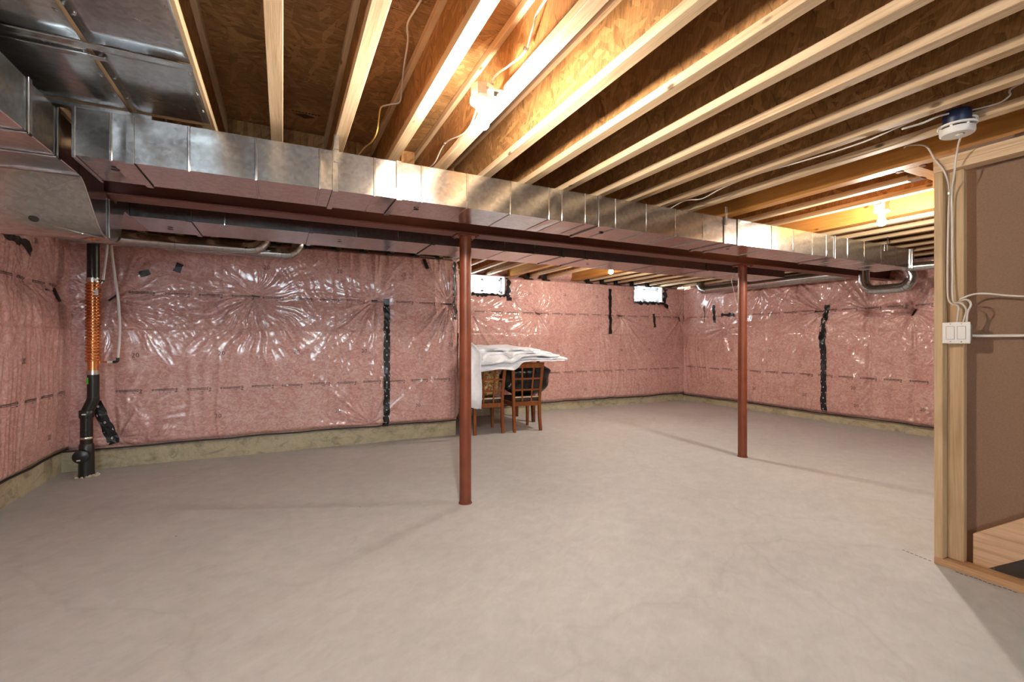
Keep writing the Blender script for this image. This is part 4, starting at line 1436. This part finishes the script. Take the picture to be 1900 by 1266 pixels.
# ================================================================== TABLE, CHAIRS AND BUNDLES
tb = thing('dining_table', 'dark wooden dining table buried under white foam sheets', 'table', (2.86, 6.40, 0))
MB().box(-.62, .62, -.36, .36, .715, .745).build('tabletop', 'table', tb, bevel=.004)
MB().box(-.54, .54, -.30, -.278, .63, .714).box(-.54, .54, .278, .30, .63, .714).box(-.56, -.54, -.28, .28, .63, .714).box(.54, .56, -.28, .28, .63, .714).build('apron', 'table', tb)
for sx in (-1, 1):
    for sy in (-1, 1):
        MB().hexa([(sx * .54 - .022, sy * .28 - .022, 0), (sx * .54 + .022, sy * .28 - .022, 0), (sx * .54 + .022, sy * .28 + .022, 0), (sx * .54 - .022, sy * .28 + .022, 0),
                   (sx * .53 - .034, sy * .27 - .034, .714), (sx * .53 + .034, sy * .27 - .034, .714), (sx * .53 + .034, sy * .27 + .034, .714), (sx * .53 - .034, sy * .27 + .034, .714)]).build('leg', 'table', tb, bevel=.002)


def chair(x, y, rz, label):
    """back towards local -y; x, y = middle between the back legs"""
    t = thing('dining_chair', label, 'chair', (x, y, 0), None, rz=rz)
    for s in (-1, 1):
        # back post: splayed foot, raked and widening above the seat
        pts = [(s * .195, -.035, 0), (s * .192, -.008, .20), (s * .192, 0, .42), (s * .205, -.015, .65), (s * .222, -.045, .925)]
        m = MB()
        n = len(pts)
        vv = []
        for (a, b, c) in pts:
            vv += [(a - .019, b - .017, c), (a + .019, b - .017, c), (a + .019, b + .020, c), (a - .019, b + .020, c)]
        ff = [(0, 3, 2, 1), tuple(4 * (n - 1) + q for q in range(4))]
        for i in range(n - 1):
            for q in range(4):
                ff.append((4 * i + q, 4 * i + (q + 1) % 4, 4 * i + 4 + (q + 1) % 4, 4 * i + 4 + q))
        m.add(vv, ff).build('back_post', 'chair', t, bevel=.003)
        MB().hexa([(s * .20 - .016, .385, 0), (s * .20 + .016, .385, 0), (s * .20 + .016, .417, 0), (s * .20 - .016, .417, 0),
                   (s * .20 - .021, .375, .40), (s * .20 + .021, .375, .40), (s * .20 + .021, .417, .40), (s * .20 - .021, .417, .40)]).build('leg', 'chair', t, bevel=.002)
        MB().box(s * .20 - .011, s * .20 + .011, .02, .38, .345, .40).build('side_apron', 'chair', t, bevel=.002)
    MB().box(-.18, .18, -.012, .010, .345, .405).build('back_apron', 'chair', t, bevel=.002)
    MB().box(-.18, .18, .39, .412, .345, .40).build('front_apron', 'chair', t, bevel=.002)
    MB().hexa([(-.235, -.060, .862), (.235, -.060, .862), (.235, -.032, .862), (-.235, -.032, .862), (-.242, -.066, .935), (.242, -.066, .935), (.242, -.038, .935), (-.242, -.038, .935)]).build('top_rail', 'chair', t, bevel=.005)

    def yb(z):
        return -.002 - .043 * max(0, (z - .42)) / .50
    for s in (-.075, .075):
        MB().hexa([(s * .9 - .011, -.006, .405), (s * .9 + .011, -.006, .405), (s * .9 + .011, .010, .405), (s * .9 - .011, .010, .405),
                   (s * 1.15 - .011, -.052, .863), (s * 1.15 + .011, -.052, .863), (s * 1.15 + .011, -.036, .863), (s * 1.15 - .011, -.036, .863)]).build('back_slat', 'chair', t, bevel=.002)
    for z in (.565, .715):
        w = .19 + .02 * (z - .4) / .5
        MB().box(-w, w, yb(z) - .010, yb(z) + .008, z - .012, z + .012).build('cross_slat', 'chair', t, bevel=.002)
    cs = MB().box(-.205, .205, .012, .425, .4055, .455).build('seat_cushion', 'cushion', t, bevel=.012)
    MB().box(-.20, .20, -.008, .012, .455, .475).build('cushion_strap', 'ribbon', cs, bevel=.004)
    return t


chair(2.975, 5.545, R(-3), 'reddish wooden dining chair with a grid back, black bag on its seat')
chair(2.435, 5.605, R(-4), 'reddish wooden dining chair with a grid back, half covered by a hanging white sheet')


def blob(name, label, cat, c, r, mat, seed, amp=.12, flat=.6, nu=40, nv=24, part='body'):
    t = thing(name, label, cat, (c[0], c[1], c[2]))
    vv, ff = [], []
    for i in range(nv + 1):
        ph = -math.pi / 2 + math.pi * i / nv
        for j in range(nu):
            th = 2 * math.pi * j / nu
            cx, sx = math.cos(th), math.sin(th)
            cp, sp_ = math.cos(ph), math.sin(ph)
            e = lambda q: math.copysign(abs(q) ** flat, q)
            n_ = 1 + amp * (float(vnoise(np.array(th * 2.2 + 7), np.array(ph * 2.5 + 5), seed)) - .5) * 2 * cp
            vv.append((r[0] * e(cx) * e(cp) * n_, r[1] * e(sx) * e(cp) * n_, r[2] + r[2] * e(sp_) * (1 + .3 * amp * (n_ - 1))))
    for i in range(nv):
        for j in range(nu):
            j2 = (j + 1) % nu
            ff.append((i * nu + j, i * nu + j2, (i + 1) * nu + j2, (i + 1) * nu + j))
    MB().add(vv, ff).build(part, mat, t, smooth=80)
    return t


bagt = blob('black_bag', 'big black plastic bag slumped on the chair seat under the sheets', 'bag', (3.10, 5.785, .458), (.35, .155, .235), 'bag', 50, .16, .75)
MB().tube([(.20, .03, .44), (.22, .035, .455), (.21, .03, .47)], [.03, .016, .026], 10).build('tied_neck', 'bag', bagt, smooth=70)
blob('floral_cushion', 'gold floral cushion propped on the chair seat', 'cushion', (2.485, 5.82, .458), (.20, .085, .215), 'floral', 53, .10, .7)


def sheet(label, x0, x1, y0, y1, zf, zb, seed, droop=.03, rot=0.0, fall=0.0, thick=.030):
    """loose foam sheet: front edge height zf, rear edge height zb"""
    nx, ny = 44, 26
    X, Yy = np.meshgrid(np.linspace(0, 1, nx), np.linspace(0, 1, ny), indexing='ij')
    ex = (vnoise(Yy * 5, Yy * 0 + 1, seed) - .5) * .07
    ey = (vnoise(X * 7, X * 0 + 2, seed + 1) - .5) * .09 + (vnoise(X * 19, X * 0 + 4, seed + 4) - .5) * .035
    px = x0 + (x1 - x0) * X + ex * (2 * X - 1)
    py = y0 + (y1 - y0) * Yy + ey * (1 - Yy)
    Zz = zf + (zb - zf) * Yy ** .7
    Zz = Zz + (vnoise(px * 4, py * 3, 2) - .5) * .035 + (vnoise(px * 11, py * 7, 3) - .5) * .012 + (vnoise(X * 9, Yy * 5, seed) - .5) * .012
    Zz = Zz - droop * (1 - sstep(0, .22, Yy)) ** 2 - droop * .8 * (sstep(.82, 1, X)) ** 2 - droop * .5 * (1 - sstep(0, .15, X)) ** 2
    Zz = Zz - fall * (1 - sstep(2.68, 2.85, px)) * (1 - sstep(5.42, 5.52, py))
    cx, cy = (x0 + x1) / 2, (y0 + y1) / 2
    c, s = math.cos(rot), math.sin(rot)
    qx = cx + (px - cx) * c - (py - cy) * s
    qy = cy + (px - cx) * s + (py - cy) * c
    vv = [(float(a), float(b), float(d)) for a, b, d in zip(qx.ravel(), qy.ravel(), Zz.ravel())]
    ff = []
    for i in range(nx - 1):
        for j in range(ny - 1):
            a = i * ny + j
            ff.append((a, a + ny, a + ny + 1, a + 1))
    o = MB().add(vv, ff).build('foam_sheet', 'foam', smooth=50)
    md = o.modifiers.new('thick', 'SOLIDIFY')
    md.thickness = thick
    md.offset = -1
    return tag(o, label, 'foam sheet')


sheet('crumpled white foam sheet, lowest of the pile on the chair backs', 2.26, 3.46, 5.40, 6.62, .968, .980, 3, .015, R(0), .10, .010)
sheet('white foam sheet drooping past the black bag at the pile end', 2.62, 3.58, 5.46, 6.55, 1.012, 1.026, 7, .020, R(-2))
sheet('white foam sheet in the middle of the pile', 2.24, 3.40, 5.42, 6.60, 1.050, 1.070, 11, .014, R(1), .08)
sheet('rumpled white foam sheet second from the top of the pile', 2.28, 3.34, 5.46, 6.55, 1.090, 1.112, 15, .014, R(-3), .06)
sheet('white foam sheet on top of the pile, its near corner curling up', 2.34, 3.20, 5.54, 6.50, 1.130, 1.156, 19, .010, R(-6))
# sheet hanging down in front of the left chair
vv, ff = [], []
prof = [(.40, 5.38), (.55, 5.383), (.70, 5.385), (.85, 5.383), (.93, 5.382), (1.0, 5.395), (1.08, 5.45), (1.16, 5.54), (1.195, 5.62), (1.205, 5.70)]
nx = 14
for i in range(nx + 1):
    u = i / nx
    for j, (z, y) in enumerate(prof):
        zz = z - (.035 * u if j == 0 else 0) + .012 * math.sin(9 * u + j * .7) * (1 if j > 3 else .3)
        vv.append((2.075 + .170 * u + .012 * math.sin(j * 1.3) - (.03 * u if j > 6 else 0), y - .012 * math.sin(5 * u + j * .5), zz))
k = len(prof)
for i in range(nx):
    for j in range(k - 1):
        a = i * k + j
        ff.append((a, a + k, a + k + 1, a + 1))
hs = MB().add(vv, ff).build('foam_sheet', 'foam', smooth=50)
md = hs.modifiers.new('thick', 'SOLIDIFY')
md.thickness = .006
tag(hs, 'white sheet hanging straight down beside the chair to below the seat', 'foam sheet')
